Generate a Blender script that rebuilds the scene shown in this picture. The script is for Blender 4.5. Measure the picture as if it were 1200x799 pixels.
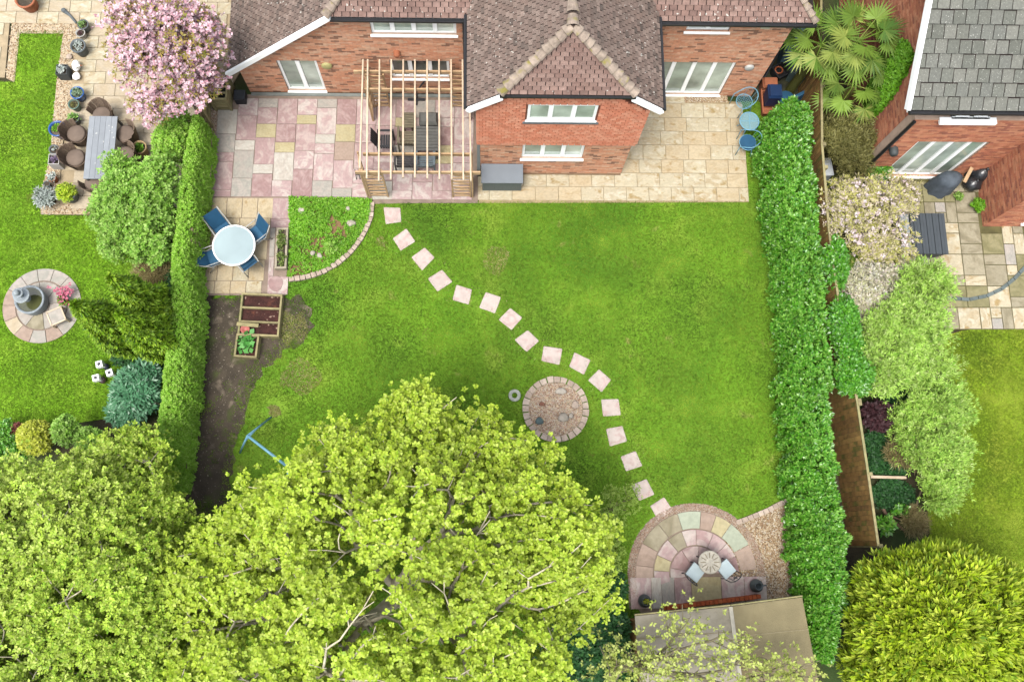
import bpy, math, random
import numpy as np
from mathutils import Vector, Matrix

# ------------------------------------------------------------ camera, light, world
random.seed(7); rng = np.random.default_rng(11)
FPX, NAD, CAMH = 1050.0, (563.0, 630.0), 24.5
_u = np.array([600 - NAD[0], NAD[1] - 400, FPX]); _u /= np.linalg.norm(_u)
_x = np.array([_u[2], 0, -_u[0]]); _x /= np.linalg.norm(_x)
_y = np.cross(_u, _x)
RW = np.array([_x, _y, _u])
scn = bpy.context.scene
for o in list(bpy.data.objects): bpy.data.objects.remove(o)
col = scn.collection
cd = bpy.data.cameras.new('camera'); cd.sensor_width = 36; cd.lens = FPX / 1200 * 36; cd.clip_end = 1000
cam = bpy.data.objects.new('camera', cd); col.objects.link(cam)
cam.matrix_world = Matrix.Translation((0, 0, CAMH)) @ Matrix(RW.tolist()).to_4x4()
scn.camera = cam
W = bpy.data.worlds.new('World'); scn.world = W; W.use_nodes = True
nt = W.node_tree; bg = nt.nodes['Background']; sky = nt.nodes.new('ShaderNodeTexSky')
SUN_EL, SUN_AZ = math.radians(70), math.radians(215)     # azimuth clockwise from +Y (image top)
sky.sky_type = 'NISHITA'; sky.sun_disc = False; sky.sun_elevation = SUN_EL; sky.sun_rotation = SUN_AZ
sky.dust_density = 3.0
hs = nt.nodes.new('ShaderNodeHueSaturation'); hs.inputs['Saturation'].default_value = 0.35
nt.links.new(sky.outputs[0], hs.inputs['Color']); nt.links.new(hs.outputs[0], bg.inputs[0]); bg.inputs[1].default_value = 0.15
sd = bpy.data.lights.new('sun', 'SUN'); sd.energy = 1.6; sd.angle = math.radians(24); sd.color = (1, .96, .9)
sun = bpy.data.objects.new('sun', sd); col.objects.link(sun)
sv = Vector((math.sin(SUN_AZ) * math.cos(SUN_EL), math.cos(SUN_AZ) * math.cos(SUN_EL), math.sin(SUN_EL)))
sun.rotation_euler = sv.to_track_quat('Z', 'Y').to_euler()
vs = scn.view_settings; vs.view_transform = 'Standard'; vs.look = 'None'; vs.exposure = 1.6; vs.gamma = 1

# ------------------------------------------------------------ where things stand
def ray(px, py): return RW @ np.array([(px - 600) / FPX, (400 - py) / FPX, -1.0])
def at(px, py, z=0.0):
    r = ray(px, py); t = (z - CAMH) / r[2]; return Vector((r[0] * t, r[1] * t, z))
def onY(px, py, Y):
    r = ray(px, py); t = Y / r[1]; return r[0] * t, CAMH + r[2] * t
def mpp(px, py, z=0.0): return (at(px + 1, py, z) - at(px, py, z)).length
def proj(p):
    c = RW.T @ np.array([p[0], p[1], p[2] - CAMH]); return 600 + FPX * c[0] / -c[2], 400 - FPX * c[1] / -c[2], -c[2]
def poly(pts, z=0.0): return [at(a, b, z) for a, b in pts]

# ------------------------------------------------------------ materials
def lin(c): c /= 255.0; return c / 12.92 if c <= .04045 else ((c + .055) / 1.055) ** 2.4
KX = 2.55
def C(r, g, b, k=KX): return (lin(r) / k, lin(g) / k, lin(b) / k, 1)
MATS = {}
def M(name, cols, rough=.8, nscale=3.0, namt=.25, bump=.15, bscale=30.0, spec=.3, metal=0, speck=None, trans=0, swirl=None, patch=None, const=False, rndoff=True, alpha=1):
    if name in MATS: return MATS[name]
    m = bpy.data.materials.new(name); MATS[name] = m; m.use_nodes = True
    t = m.node_tree; N = t.nodes; L = t.links; bs = N['Principled BSDF']
    tc = N.new('ShaderNodeTexCoord'); oi = N.new('ShaderNodeObjectInfo'); at_ = N.new('ShaderNodeAttribute'); at_.attribute_name = 'rnd'
    ad = N.new('ShaderNodeMath'); ad.operation = 'ADD'; fr = N.new('ShaderNodeMath'); fr.operation = 'FRACT'
    L.new(at_.outputs['Fac'], ad.inputs[0]); L.new(oi.outputs['Random'], ad.inputs[1]); L.new(ad.outputs[0], fr.inputs[0])
    sc = N.new('ShaderNodeMath'); sc.operation = 'MULTIPLY'; L.new(oi.outputs['Random'], sc.inputs[0]); sc.inputs[1].default_value = 57.0
    va = N.new('ShaderNodeVectorMath'); va.operation = 'ADD'; L.new(tc.outputs['Object'], va.inputs[0]); L.new(sc.outputs[0], va.inputs[1])
    vec = va.outputs[0]
    rp = N.new('ShaderNodeValToRGB'); cr = rp.color_ramp
    if const: cr.interpolation = 'CONSTANT'
    cols = cols if len(cols) > 1 else cols * 2
    n = len(cols)
    while len(cr.elements) < n: cr.elements.new(.5)
    for i, c in enumerate(cols):
        cr.elements[i].position = (i / n) if const else (i / max(1, n - 1)); cr.elements[i].color = c
    L.new(fr.outputs[0], rp.inputs[0]); cur = rp.outputs[0]
    def noise(s, d=4, dist=0):
        k = N.new('ShaderNodeTexNoise'); k.inputs['Scale'].default_value = s; k.inputs['Detail'].default_value = d
        k.inputs['Distortion'].default_value = dist; L.new(vec, k.inputs['Vector']); return k.outputs['Fac']
    def mixc(fac, a, b):
        k = N.new('ShaderNodeMix'); k.data_type = 'RGBA'; L.new(fac, k.inputs[0]); L.new(a, k.inputs[6])
        if isinstance(b, tuple): k.inputs[7].default_value = b
        else: L.new(b, k.inputs[7])
        return k.outputs[2]
    def rng_(f, a, b, c=0, d=1):
        k = N.new('ShaderNodeMapRange'); L.new(f, k.inputs[0]); k.inputs[1].default_value = a; k.inputs[2].default_value = b
        k.inputs[3].default_value = c; k.inputs[4].default_value = d; return k.outputs[0]
    if swirl:      # (colour, scale, lo, hi)
        cur = mixc(rng_(noise(swirl[1], 3, 1.8), swirl[2], swirl[3]), cur, swirl[0])
    for p in (patch or []):      # (colour, scale, lo, hi)
        cur = mixc(rng_(noise(p[1], 5), p[2], p[3]), cur, p[0])
    if namt:
        f = rng_(noise(nscale, 6), .3, .7, 1 - namt, 1 + namt)
        k = N.new('ShaderNodeVectorMath'); k.operation = 'SCALE'; L.new(cur, k.inputs[0]); L.new(f, k.inputs['Scale']); cur = k.outputs[0]
    if speck:
        cur = mixc(rng_(noise(speck[1], 1), speck[2], speck[2] + .03), cur, speck[0])
    L.new(cur, bs.inputs['Base Color']); bs.inputs['Roughness'].default_value = rough
    bs.inputs['Specular IOR Level'].default_value = spec; bs.inputs['Metallic'].default_value = metal
    if bump:
        b = N.new('ShaderNodeBump'); b.inputs['Strength'].default_value = bump; b.inputs['Distance'].default_value = .02
        L.new(noise(bscale, 5), b.inputs['Height']); L.new(b.outputs[0], bs.inputs['Normal'])
    if alpha < 1: bs.inputs['Alpha'].default_value = alpha
    if trans:
        tr = N.new('ShaderNodeBsdfTranslucent'); L.new(cur, tr.inputs[0]); mx = N.new('ShaderNodeMixShader'); mx.inputs[0].default_value = trans
        L.new(bs.outputs[0], mx.inputs[1]); L.new(tr.outputs[0], mx.inputs[2]); L.new(mx.outputs[0], N['Material Output'].inputs[0])
    return m

# ------------------------------------------------------------ mesh helpers
class MB:
    def __init__(s): s.v = []; s.f = []; s.r = []
    def add(s, vs, fs, r=None):
        k = len(s.v); s.v += [tuple(v) for v in vs]; s.f += [tuple(i + k for i in f) for f in fs]
        r = random.random() if r is None else r; s.r += [r] * len(fs); return s
    def hexa(s, b, t, r=None):
        n = len(b)
        return s.add(list(b) + list(t), [tuple(range(n))[::-1], tuple(range(n, 2 * n))] + [(i, (i + 1) % n, n + (i + 1) % n, n + i) for i in range(n)], r)
    def prism(s, pts, z0, z1, r=None): return s.hexa([(p[0], p[1], z0) for p in pts], [(p[0], p[1], z1) for p in pts], r)
    def box(s, x0, x1, y0, y1, z0, z1, r=None): return s.prism([(x0, y0), (x1, y0), (x1, y1), (x0, y1)], z0, z1, r)
    def cbox(s, c, sx, sy, sz, rot=0, r=None):     # centred in xy, base at c.z
        ca, sa = math.cos(rot), math.sin(rot); q = []
        for a, b in ((-1, -1), (1, -1), (1, 1), (-1, 1)):
            x, y = a * sx / 2, b * sy / 2; q.append((c[0] + x * ca - y * sa, c[1] + x * sa + y * ca))
        return s.prism(q, c[2], c[2] + sz, r)
    def bar(s, a, b, w, h=None, r=None, up=(0, 0, 1)):
        a, b = Vector(a), Vector(b); h = h or w; d = (b - a).normalized(); sd = d.cross(Vector(up))
        if sd.length < 1e-3: sd = d.cross(Vector((1, 0, 0)))
        sd.normalize(); un = sd.cross(d)
        q = [sd * (i * w / 2) + un * (j * h / 2) for i, j in ((-1, -1), (1, -1), (1, 1), (-1, 1))]
        return s.hexa([a + k for k in q], [b + k for k in q], r)
    def tube(s, pts, rad, n=8, r=None, closed=False):
        pts = [Vector(p) for p in pts]; m = len(pts); rads = rad if isinstance(rad, (list, tuple)) else [rad] * m; vs = []
        for i, p in enumerate(pts):
            if closed: d = pts[(i + 1) % m] - pts[i - 1]
            else: d = pts[min(i + 1, m - 1)] - pts[max(i - 1, 0)]
            d.normalize(); a = d.cross(Vector((0, 0, 1)) if abs(d.z) < .9 else Vector((1, 0, 0))).normalized(); b = d.cross(a)
            vs += [p + (a * math.cos(2 * math.pi * k / n) + b * math.sin(2 * math.pi * k / n)) * rads[i] for k in range(n)]
        fs = [(i * n + k, i * n + (k + 1) % n, ((i + 1) % m) * n + (k + 1) % n, ((i + 1) % m) * n + k) for i in range(m if closed else m - 1) for k in range(n)]
        if not closed: fs += [tuple(range(n))[::-1], tuple(range((m - 1) * n, m * n))]
        return s.add(vs, fs, r)
    def lathe(s, c, prof, n=20, r=None, a0=0, a1=2 * math.pi):
        full = abs(a1 - a0 - 2 * math.pi) < 1e-4; k = n if full else n + 1
        vs = [(c[0] + q * math.cos(a0 + (a1 - a0) * i / n), c[1] + q * math.sin(a0 + (a1 - a0) * i / n), c[2] + z) for q, z in prof for i in range(k)]
        fs = [(j * k + i, j * k + (i + 1) % k, (j + 1) * k + (i + 1) % k, (j + 1) * k + i) for j in range(len(prof) - 1) for i in range(n)]
        return s.add(vs, fs, r)
    def ell(s, c, rx, ry, rz, n=12, m=8, r=None):
        vs = []; 
        for j in range(m + 1):
            ph = math.pi * j / m
            vs += [(c[0] + rx * math.sin(ph) * math.cos(2 * math.pi * i / n), c[1] + ry * math.sin(ph) * math.sin(2 * math.pi * i / n), c[2] - rz * math.cos(ph)) for i in range(n)]
        return s.add(vs, [(j * n + i, j * n + (i + 1) % n, (j + 1) * n + (i + 1) % n, (j + 1) * n + i) for j in range(m) for i in range(n)], r)
    def mesh(s, name, smooth=False, off=None):
        me = bpy.data.meshes.new(name); v = s.v
        if off is not None: v = [(a - off[0], b - off[1], c - off[2]) for a, b, c in v]
        me.from_pydata(v, [], s.f); a = me.attributes.new('rnd', 'FLOAT', 'FACE'); a.data.foreach_set('value', s.r)
        if smooth: me.polygons.foreach_set('use_smooth', [True] * len(me.polygons))
        me.update(); return me
def rootof(o):
    while o.parent: o = o.parent
    return o
def link(name, me, mat, parent=None, kind=None, label=None):
    o = bpy.data.objects.new(name, me); col.objects.link(o)
    if mat and not me.materials: me.materials.append(mat)
    if parent: o.parent = parent
    if kind: o['kind'] = kind
    if label: o['label'] = label
    return o
def part(name, mb, mat, parent, smooth=False, kind=None, label=None):   # world-space verts under a thing that stands unrotated
    return link(name, mb.mesh(name, smooth, rootof(parent).location), mat, parent, kind, label)
def lpart(name, mb, mat, parent, smooth=False, kind=None, label=None):  # local verts
    return link(name, mb.mesh(name, smooth), mat, parent, kind, label)
def thing(name, label, cat, loc=(0, 0, 0), rz=0, group=None):
    o = bpy.data.objects.new(name, None); col.objects.link(o); o.location = loc; o.rotation_euler = (0, 0, rz); o.empty_display_size = .2
    o['label'] = label; o['category'] = cat
    if group: o['group'] = group
    return o
def solo(name, mb, mat, label, cat, loc, group=None, smooth=False):     # a thing that is one mesh, world-space verts
    o = link(name, mb.mesh(name, smooth, loc), mat); o.location = loc; o['label'] = label; o['category'] = cat
    if group: o['group'] = group
    return o
def struct(name, mb, mat): return link(name, mb.mesh(name), mat, None, 'structure')
def copy_thing(o, label, loc, rz=0, scale=1):
    def rec(s, par):
        c = s.copy(); col.objects.link(c)
        if par: c.parent = par
        for ch in [k for k in s.children]: rec(ch, c)
        return c
    c = rec(o, None); c.location = loc; c.rotation_euler = (0, 0, rz); c.scale = (scale,) * 3
    c['label'] = label; return c
def inpoly(x, y, pg):
    c = np.zeros(len(x), bool); n = len(pg)
    for i in range(n):
        x0, y0 = pg[i][0], pg[i][1]; x1, y1 = pg[i - 1][0], pg[i - 1][1]
        if y0 == y1: continue
        c ^= ((y0 > y) != (y1 > y)) & (x < (x1 - x0) * (y - y0) / (y1 - y0) + x0)
    return c

# ---- leaves (numpy)
def nrm(a): return a / np.maximum(np.linalg.norm(a, axis=1, keepdims=True), 1e-9)
def leafobj(name, Pp, D, Nn, Ln, Wd, rnd, mat, parent=None, kind='stuff', shape='leaf', off=None):
    n = len(Pp); D = nrm(D); Sd = nrm(np.cross(D, Nn)); Ln = np.asarray(Ln).reshape(-1, 1); Wd = np.asarray(Wd).reshape(-1, 1)
    if off is None: off = np.array(rootof(parent).location) if parent else np.zeros(3)
    Pp = Pp - off
    up = nrm(np.cross(Sd, D))
    if shape == 'blade':
        V = np.stack([Pp - Sd * Wd / 2, Pp + Sd * Wd / 2, Pp + D * Ln], 1).reshape(-1, 3); k = 3
    else:
        V = np.stack([Pp, Pp + D * Ln * .5 + Sd * Wd / 2 - up * Wd * .15, Pp + D * Ln, Pp + D * Ln * .5 - Sd * Wd / 2 - up * Wd * .15], 1).reshape(-1, 3); k = 4
    me = bpy.data.meshes.new(name); me.vertices.add(n * k); me.vertices.foreach_set('co', V.astype(np.float32).ravel())
    me.loops.add(n * k); me.loops.foreach_set('vertex_index', np.arange(n * k, dtype=np.int32))
    me.polygons.add(n); me.polygons.foreach_set('loop_start', np.arange(0, n * k, k, dtype=np.int32))
    a = me.attributes.new('rnd', 'FLOAT', 'FACE'); a.data.foreach_set('value', (np.asarray(rnd) % 1.0).astype(np.float32))
    me.update(calc_edges=True)
    return link(name, me, mat, parent, kind)
def tufts(name, Cn, Ax, k, L_, W_, spread, mat, parent, rspan=.5, base=0.0, kind='stuff', jit=.3, off=None):
    """k leaves round every centre; Ax = tuft axis, spread = opening angle (rad)"""
    n = len(Cn); Ax = nrm(Ax); ref = np.where(np.abs(Ax[:, 2:3]) < .9, np.array([[0, 0, 1.]]), np.array([[1., 0, 0]]))
    A = nrm(np.cross(Ax, ref)); B = np.cross(Ax, A)
    ph = (np.arange(k)[None] * 2 * np.pi / k + rng.uniform(0, 6.28, (n, 1)) + rng.normal(0, jit, (n, k)))[..., None]
    th = np.clip(rng.normal(spread, spread * .3, (n, k)), .05, 2.4)[..., None]
    R_ = A[:, None] * np.cos(ph) + B[:, None] * np.sin(ph)
    D = Ax[:, None] * np.cos(th) + R_ * np.sin(th); Nn = Ax[:, None] * np.sin(th) - R_ * np.cos(th)
    P_ = np.repeat(Cn[:, None], k, 1) + R_ * L_ * .08
    Ln = L_ * rng.uniform(.65, 1.25, (n, k)); Wd = W_ * rng.uniform(.75, 1.25, (n, k))
    r = base + rng.uniform(0, rspan, (n, 1)) + rng.uniform(0, 1 - rspan, (n, k)) * .98
    return leafobj(name, P_.reshape(-1, 3), D.reshape(-1, 3), Nn.reshape(-1, 3) + rng.normal(0, .25, (n * k, 3)), Ln.ravel(), Wd.ravel(), r.ravel(), mat, parent, kind, off=off)
def lobes(L, n, shell=.3, top=True):
    """points in ellipsoids given as (px,py,z,rx_px,ry_px,rz)"""
    w = np.array([l[3] * l[4] * (l[5] ** .5) for l in L]); w /= w.sum(); ids = rng.choice(len(L), n, p=w)
    d = nrm(rng.normal(0, 1, (n, 3))); 
    if top: d[:, 2] = np.where(rng.random(n) < .6, np.abs(d[:, 2]), d[:, 2])
    r = rng.random(n) ** shell; P_ = np.zeros((n, 3)); O = np.zeros((n, 3))
    for i, l in enumerate(L):
        m = ids == i; c = at(l[0], l[1], l[2]); s = mpp(l[0], l[1], l[2]); e = np.array([l[3] * s, l[4] * s, l[5]])
        P_[m] = np.array(c) + d[m] * r[m, None] * e; O[m] = d[m] / e * e.max()
    P_[:, 2] = np.maximum(P_[:, 2], .15)
    return P_, nrm(O)
def skeleton(base, fork, T, r0, tw=.4):
    nodes = [np.array(base), np.array(fork)]; par = [-1, 0]; pl = [0, np.linalg.norm(nodes[1] - nodes[0])]
    for t in T[np.argsort(np.linalg.norm(T - nodes[1], axis=1))]:
        A = np.array(nodes); c = np.linalg.norm(A - t, axis=1) + tw * np.array(pl); c[0] = 1e9; j = int(np.argmin(c))
        d = t - nodes[j]; ln = np.linalg.norm(d); k = max(1, int(ln / .7)); p = j
        for i in range(1, k + 1):
            q = nodes[j] + d * i / k; bow = math.sin(math.pi * i / k) * ln * .07
            q = q + np.array([rng.normal(0, .03), rng.normal(0, .03), -bow]) if i < k else q
            nodes.append(q); par.append(p); pl.append(pl[p] + ln / k); p = len(nodes) - 1
    A = np.array(nodes)
    for _ in range(3):      # ease the kinks
        sm = np.zeros_like(A); nc = np.zeros(len(A))
        for i in range(1, len(A)): sm[par[i]] += A[i]; nc[par[i]] += 1
        B = A.copy()
        for i in range(2, len(A)):
            if nc[i]: B[i] = .5 * A[i] + .25 * A[par[i]] + .25 * sm[i] / nc[i]
        A = B
    nodes = list(A)
    cnt = np.ones(len(nodes))
    for i in range(len(nodes) - 1, 0, -1): cnt[par[i]] += cnt[i]
    rad = np.maximum(r0 * (cnt / cnt[0]) ** .5, .009)
    return np.array(nodes), par, rad
def limbs(nodes, par, rad, mb, i0=2, n=5):
    for i in range(i0, len(nodes)):
        p = par[i]; a, b = Vector(nodes[p]), Vector(nodes[i]); d = (b - a)
        if d.length < 1e-4: continue
        d.normalize(); e = d.cross(Vector((0, 0, 1)) if abs(d.z) < .9 else Vector((1, 0, 0))).normalized(); g = d.cross(e)
        vs = [a + (e * math.cos(6.2832 * k / n) + g * math.sin(6.2832 * k / n)) * min(rad[p], rad[i] * 1.35) for k in range(n)] + [b + (e * math.cos(6.2832 * k / n) + g * math.sin(6.2832 * k / n)) * rad[i] for k in range(n)]
        mb.add(vs, [(k, (k + 1) % n, n + (k + 1) % n, n + k) for k in range(n)])
BARK = M('bark', [C(150, 135, 110), C(120, 105, 80)], .9, 6, .35, .4, 30)
def tree(name, label, cat, bpx, bpy_, L, nleaf, k, Ls, Ws, spread, mat, r0=.12, ntg=120, fork=1.2, shell=.3, upb=.6, bark=None, group=None, clump=0, cs=.3, trunkname='trunk', z0=0.0, tshell=.5, hole=None, bare=None, stray=0):
    b = at(bpx, bpy_, 0); t = thing(name, label, cat, b, 0, group)
    T, _ = lobes(L, ntg, tshell); T = T[T[:, 2] > fork * .6]
    f = np.array([b.x, b.y, fork]); nd, pr, rd = skeleton((b.x, b.y, -.05), f, T, r0)
    tk = MB(); tk.tube([(b.x, b.y, -.05), (b.x + .02, b.y, fork * .5), (b.x, b.y, fork)], [r0 * 1.35, r0 * 1.05, r0 * .95], 10)
    part(trunkname, tk, bark or BARK, t, True)
    br = MB(); limbs(nd, pr, rd, br); part('branches', br, bark or BARK, t, True)
    if clump:
        m = clump; Cc, Oc = lobes(L, m, shell)
        if hole: hc = at(hole[0], hole[1], hole[2]); kp = ~((np.hypot(Cc[:, 0] - hc.x, Cc[:, 1] - hc.y) < hole[3] * mpp(hole[0], hole[1], hole[2])) & (rng.random(len(Cc)) < hole[4])); Cc, Oc = Cc[kp], Oc[kp]
        ends = nd[[i for i in range(2, len(nd))]]
        Cc = np.concatenate([Cc, ends]); Oc = np.concatenate([Oc, nrm(rng.normal(0, 1, (len(ends), 3)) + [0, 0, 1])])
        if stray: sm_ = rng.random(len(Cc)) < stray; Cc[sm_] += Oc[sm_] * rng.uniform(.15, .55, (sm_.sum(), 1)); w_ = np.where(sm_, .4, 1.); w_ /= w_.sum()
        ids = rng.choice(len(Cc), nleaf, p=w_) if stray else rng.integers(0, len(Cc), nleaf); P_ = Cc[ids] + rng.normal(0, cs, (nleaf, 3)) * [1, 1, .6]; O = Oc[ids] + rng.normal(0, .5, (nleaf, 3)); cr = (ids * .6180339) % 1
    else:
        P_, O = lobes(L, nleaf, shell)
    P_[:, 2] = np.maximum(P_[:, 2], .12 + z0)
    if bare:      # big limbs carry no leaves above them
        K = [nd[i] * (1 - f_) + nd[pr[i]] * f_ for i in range(2, len(nd)) if rd[i] > bare[0] for f_ in (0, .25, .5, .75)]; R2 = [rd[i] for i in range(2, len(nd)) if rd[i] > bare[0] for f_ in range(4)]
        if K:
            K = np.array(K); R2 = np.array(R2); keep = np.ones(len(P_), bool)
            for q, r_ in zip(K, R2): keep &= ~((np.hypot(P_[:, 0] - q[0], P_[:, 1] - q[1]) < bare[1] + r_ * 1.2) & (P_[:, 2] > q[2]) & (rng.random(len(P_)) < bare[2]))
            P_, O = P_[keep], O[keep]
    Ax = O + np.array([0, 0, upb]) + rng.normal(0, .35, (len(P_), 3))
    tufts('crown', P_, Ax, k, Ls, Ws, spread, mat, t)
    return t

# ------------------------------------------------------------ palette
WHITE = M('white_upvc', [(.72, .73, .72, 1)], .35, 2, .04, 0)
GLASS = M('window_glass', [(.14, .19, .15, 1), (.34, .38, .33, 1)], .06, 1.2, .5, 0, spec=.8)  # pale grey-green reflections painted into the pane colour, mottled by noise
GLASSD = M('dark_window_glass', [(.03, .035, .03, 1), (.07, .08, .07, 1)], .06, 1.2, .5, 0, spec=.8)
BRICK = M('brick', [C(255, 194, 156), C(248, 180, 142), C(255, 206, 170), C(244, 172, 134), C(255, 196, 160), C(252, 186, 148), C(176, 132, 108), C(250, 180, 140)], .9, 9, .16, .25, 60, const=True)
BRICKR = M('brick_red', [C(238, 158, 118), C(228, 146, 110), C(246, 172, 132), C(220, 138, 106), C(242, 164, 126), C(196, 124, 100)], .9, 5, .18, .25, 60, const=True)
MORTAR = M('mortar', [C(226, 196, 172)], .95, 4, .2, .3, 50)
HANG = M('hung_tile', [C(250, 164, 130), C(234, 144, 110), C(255, 180, 146), C(244, 154, 120)], .85, 4, .12, .2, 50)
TILE = M('clay_tile', [C(146, 124, 112), C(124, 106, 96), C(162, 142, 130), C(134, 114, 104), C(150, 130, 118), C(102, 90, 82)], .9, 7, .2, .4, 60, speck=(C(225, 222, 210), 14, .70))
TILEF = M('clay_tile_front', [C(160, 128, 116), C(140, 112, 102), C(174, 144, 132), C(150, 120, 108)], .9, 7, .2, .4, 60, speck=(C(225, 222, 210), 14, .71))
RIDGE = M('ridge_tile', [C(178, 160, 144), C(192, 174, 156), C(164, 148, 132)], .95, 8, .3, .5, 50, patch=[(C(150, 140, 70), 4, .55, .7)])
UNDER = M('roof_underlay', [C(58, 46, 42)], .95, 5, .3, .2, 30)
SLATE = M('slate', [C(130, 132, 122), C(116, 118, 108), C(142, 142, 132), C(124, 126, 118)], .85, 6, .16, .4, 50, speck=(C(225, 225, 215), 11, .70))
GUT = M('black_gutter', [(.012, .012, .013, 1)], .4, 5, .2, 0)
LEAD = M('lead_flashing', [C(128, 134, 140)], .6, 6, .2, .1, 30)
PEBC = [C(206, 180, 140), C(180, 150, 112), C(226, 208, 176), C(150, 122, 94), C(236, 224, 202), C(196, 160, 124)]
PEB = M('pebble', PEBC, .85, 8, .15, .1, 50, const=True)
PEBB = M('pebble_bed', [C(214, 192, 158)], .9, 22, .35, .6, 40, patch=[(C(226, 210, 180), 18, .55, .62), (C(150, 124, 96), 24, .58, .66)])
PEBR = M('pebble_rose', [C(226, 194, 168), C(212, 174, 148), C(238, 218, 196), C(190, 154, 128), C(246, 230, 214), C(220, 204, 180)], .85, 8, .15, .1, 50, const=True)
WOOD = M('new_timber', [C(224, 186, 140), C(232, 196, 152), C(212, 174, 128)], .75, 6, .2, .2, 40)
WOODP = M('pale_timber', [C(248, 226, 196), C(240, 214, 182)], .75, 6, .15, .2, 40)
OLIVE = M('treated_timber', [C(168, 162, 112), C(184, 172, 124), C(156, 146, 104)], .8, 6, .2, .25, 40)
FENCE = M('fence_board', [C(186, 144, 80), C(170, 128, 70), C(200, 158, 90), C(156, 116, 66), C(180, 142, 74)], .9, 5, .3, .3, 30, patch=[(C(120, 118, 48), 2.2, .52, .68)])
SOIL = M('bed_soil', [C(90, 80, 66)], .95, 3, .3, .7, 24, speck=(C(190, 178, 160), 26, .71), patch=[(C(84, 96, 44), 1.6, .55, .68), (C(140, 126, 108), 3.5, .58, .72)])
def stone(n, a, b, s=1.6, lo=.45, hi=.6, sp=None, pt=None): return M(n, [a, tuple(x * .9 for x in a[:3]) + (1,)], .85, 9, .12, .2, 40, swirl=(b, s, lo, hi), speck=sp, patch=pt)
S_ROSE = stone('sandstone_rose', C(200, 168, 164), C(214, 192, 184))
S_ROSE2 = stone('sandstone_red', C(188, 154, 150), C(202, 174, 168))
S_PINK = stone('sandstone_pink', C(214, 184, 180), C(226, 212, 202), 1.2)
S_GREY = stone('sandstone_grey', C(206, 196, 184), C(188, 184, 172))
S_WHT = stone('sandstone_pale', C(224, 218, 204), C(212, 202, 188))
S_BUFF = stone('sandstone_buff', C(216, 204, 160), C(204, 190, 146))
S_TAN = stone('sandstone_tan', C(200, 176, 158), C(188, 164, 146))
S_CREAM = stone('sandstone_cream', C(226, 208, 172), C(214, 194, 156), 1.1, pt=[(C(190, 160, 110), 2.4, .6, .74)])
S_OLD = stone('sandstone_old', C(224, 212, 180), C(208, 190, 154), 1.0, .5, .62, pt=[(C(188, 162, 112), 2.2, .57, .7), (C(232, 222, 196), 3.1, .55, .65)])
S_NEI = stone('paving_sand', C(222, 206, 178), C(210, 192, 160), 1.0)
S_MOSS = stone('paving_mossy', C(172, 164, 122), C(146, 140, 98), .9, .42, .62)
S_MOSS2 = stone('paving_mossy_pale', C(190, 180, 152), C(160, 150, 122), .9, .42, .62)
S_STEP = M('stepping_stone_rose', [C(232, 214, 204), C(222, 206, 196), C(238, 224, 212)], .85, 6, .12, .25, 40, swirl=(C(220, 194, 186), 3, .5, .62))
JOINT = M('paving_joint', [C(168, 148, 132)], .95, 4, .2, .3, 30)
JOINTM = M('mossy_joint', [C(112, 106, 66)], .95, 4, .3, .3, 30)
BLOCK = M('edging_block', [C(214, 194, 176), C(198, 178, 160), C(224, 206, 188)], .9, 10, .2, .4, 40)
BLUE = M('light_blue_paint', [C(136, 196, 222)], .45, 4, .05, 0)
SLING = M('blue_sling', [C(52, 112, 150), C(40, 98, 136)], .75, 5, .1, .1, 60)
ALU = M('pale_aluminium', [C(216, 216, 210)], .4, 4, .05, 0)
BLK = M('black_metal', [(.02, .02, .022, 1)], .5, 4, .2, 0)
TERRA = M('terracotta', [C(196, 120, 84)], .85, 6, .15, .1)

# ------------------------------------------------------------ ground, lawns, beds
gb = MB(); gb.add([(-300, -300, -.03), (300, -300, -.03), (300, 300, -.03), (-300, 300, -.03)], [(0, 1, 2, 3)])
GR = M('ground_earth', [C(74, 66, 44)], .95, 1.5, .35, .6, 20, patch=[(C(62, 84, 34), .7, .45, .62)])
struct('ground', gb, GR)
def sheet(name, pts, z, mat, th=.03):
    m = MB(); m.prism([(p.x, p.y) for p in poly(pts, z)], z - th, z); return struct(name, m, mat)
def rag(pts, step=8, amp=2.2):
    out = []
    for i, p in enumerate(pts):
        q = pts[(i + 1) % len(pts)]; n = max(1, int(math.hypot(q[0] - p[0], q[1] - p[1]) / step))
        for k in range(n): out.append((p[0] + (q[0] - p[0]) * k / n + random.uniform(-amp, amp), p[1] + (q[1] - p[1]) * k / n + random.uniform(-amp, amp)))
    return out
LAWNM = M('lawn_turf', [C(104, 150, 24, 1.95)], .9, .55, .18, .5, 60, patch=[(C(128, 160, 46, 1.95), 1.1, .5, .7), (C(84, 132, 16, 1.95), .45, .5, .66), (C(154, 150, 82, 1.95), 1.9, .66, .78)])
LAWNL = M('lawn_turf_left', [C(126, 178, 24, 1.95)], .9, .6, .15, .5, 60, patch=[(C(150, 190, 50, 1.95), 1.2, .5, .7), (C(104, 150, 20, 1.95), .5, .52, .68)])
LAWNR = M('lawn_turf_right', [C(138, 170, 30, 1.95)], .9, .6, .15, .5, 60, patch=[(C(172, 180, 60, 1.95), 1.0, .5, .7), (C(120, 152, 22, 1.95), .5, .52, .68)])
LAWN = [(330, 236), (872, 236), (866, 120), (925, 120), (950, 590), (932, 584), (872, 612), (850, 640), (760, 730), (740, 799), (260, 799), (205, 640), (225, 400), (255, 340), (330, 345)]
sheet('lawn', LAWN, .015, LAWNM)
LL = [(16, 97), (22, 38), (75, 38), (66, 96), (60, 185), (46, 232), (48, 252), (112, 254), (175, 262), (215, 300), (208, 480), (130, 490), (60, 500), (-60, 505), (-60, 97)]
sheet('lawn_left', LL, .012, LAWNL)
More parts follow.
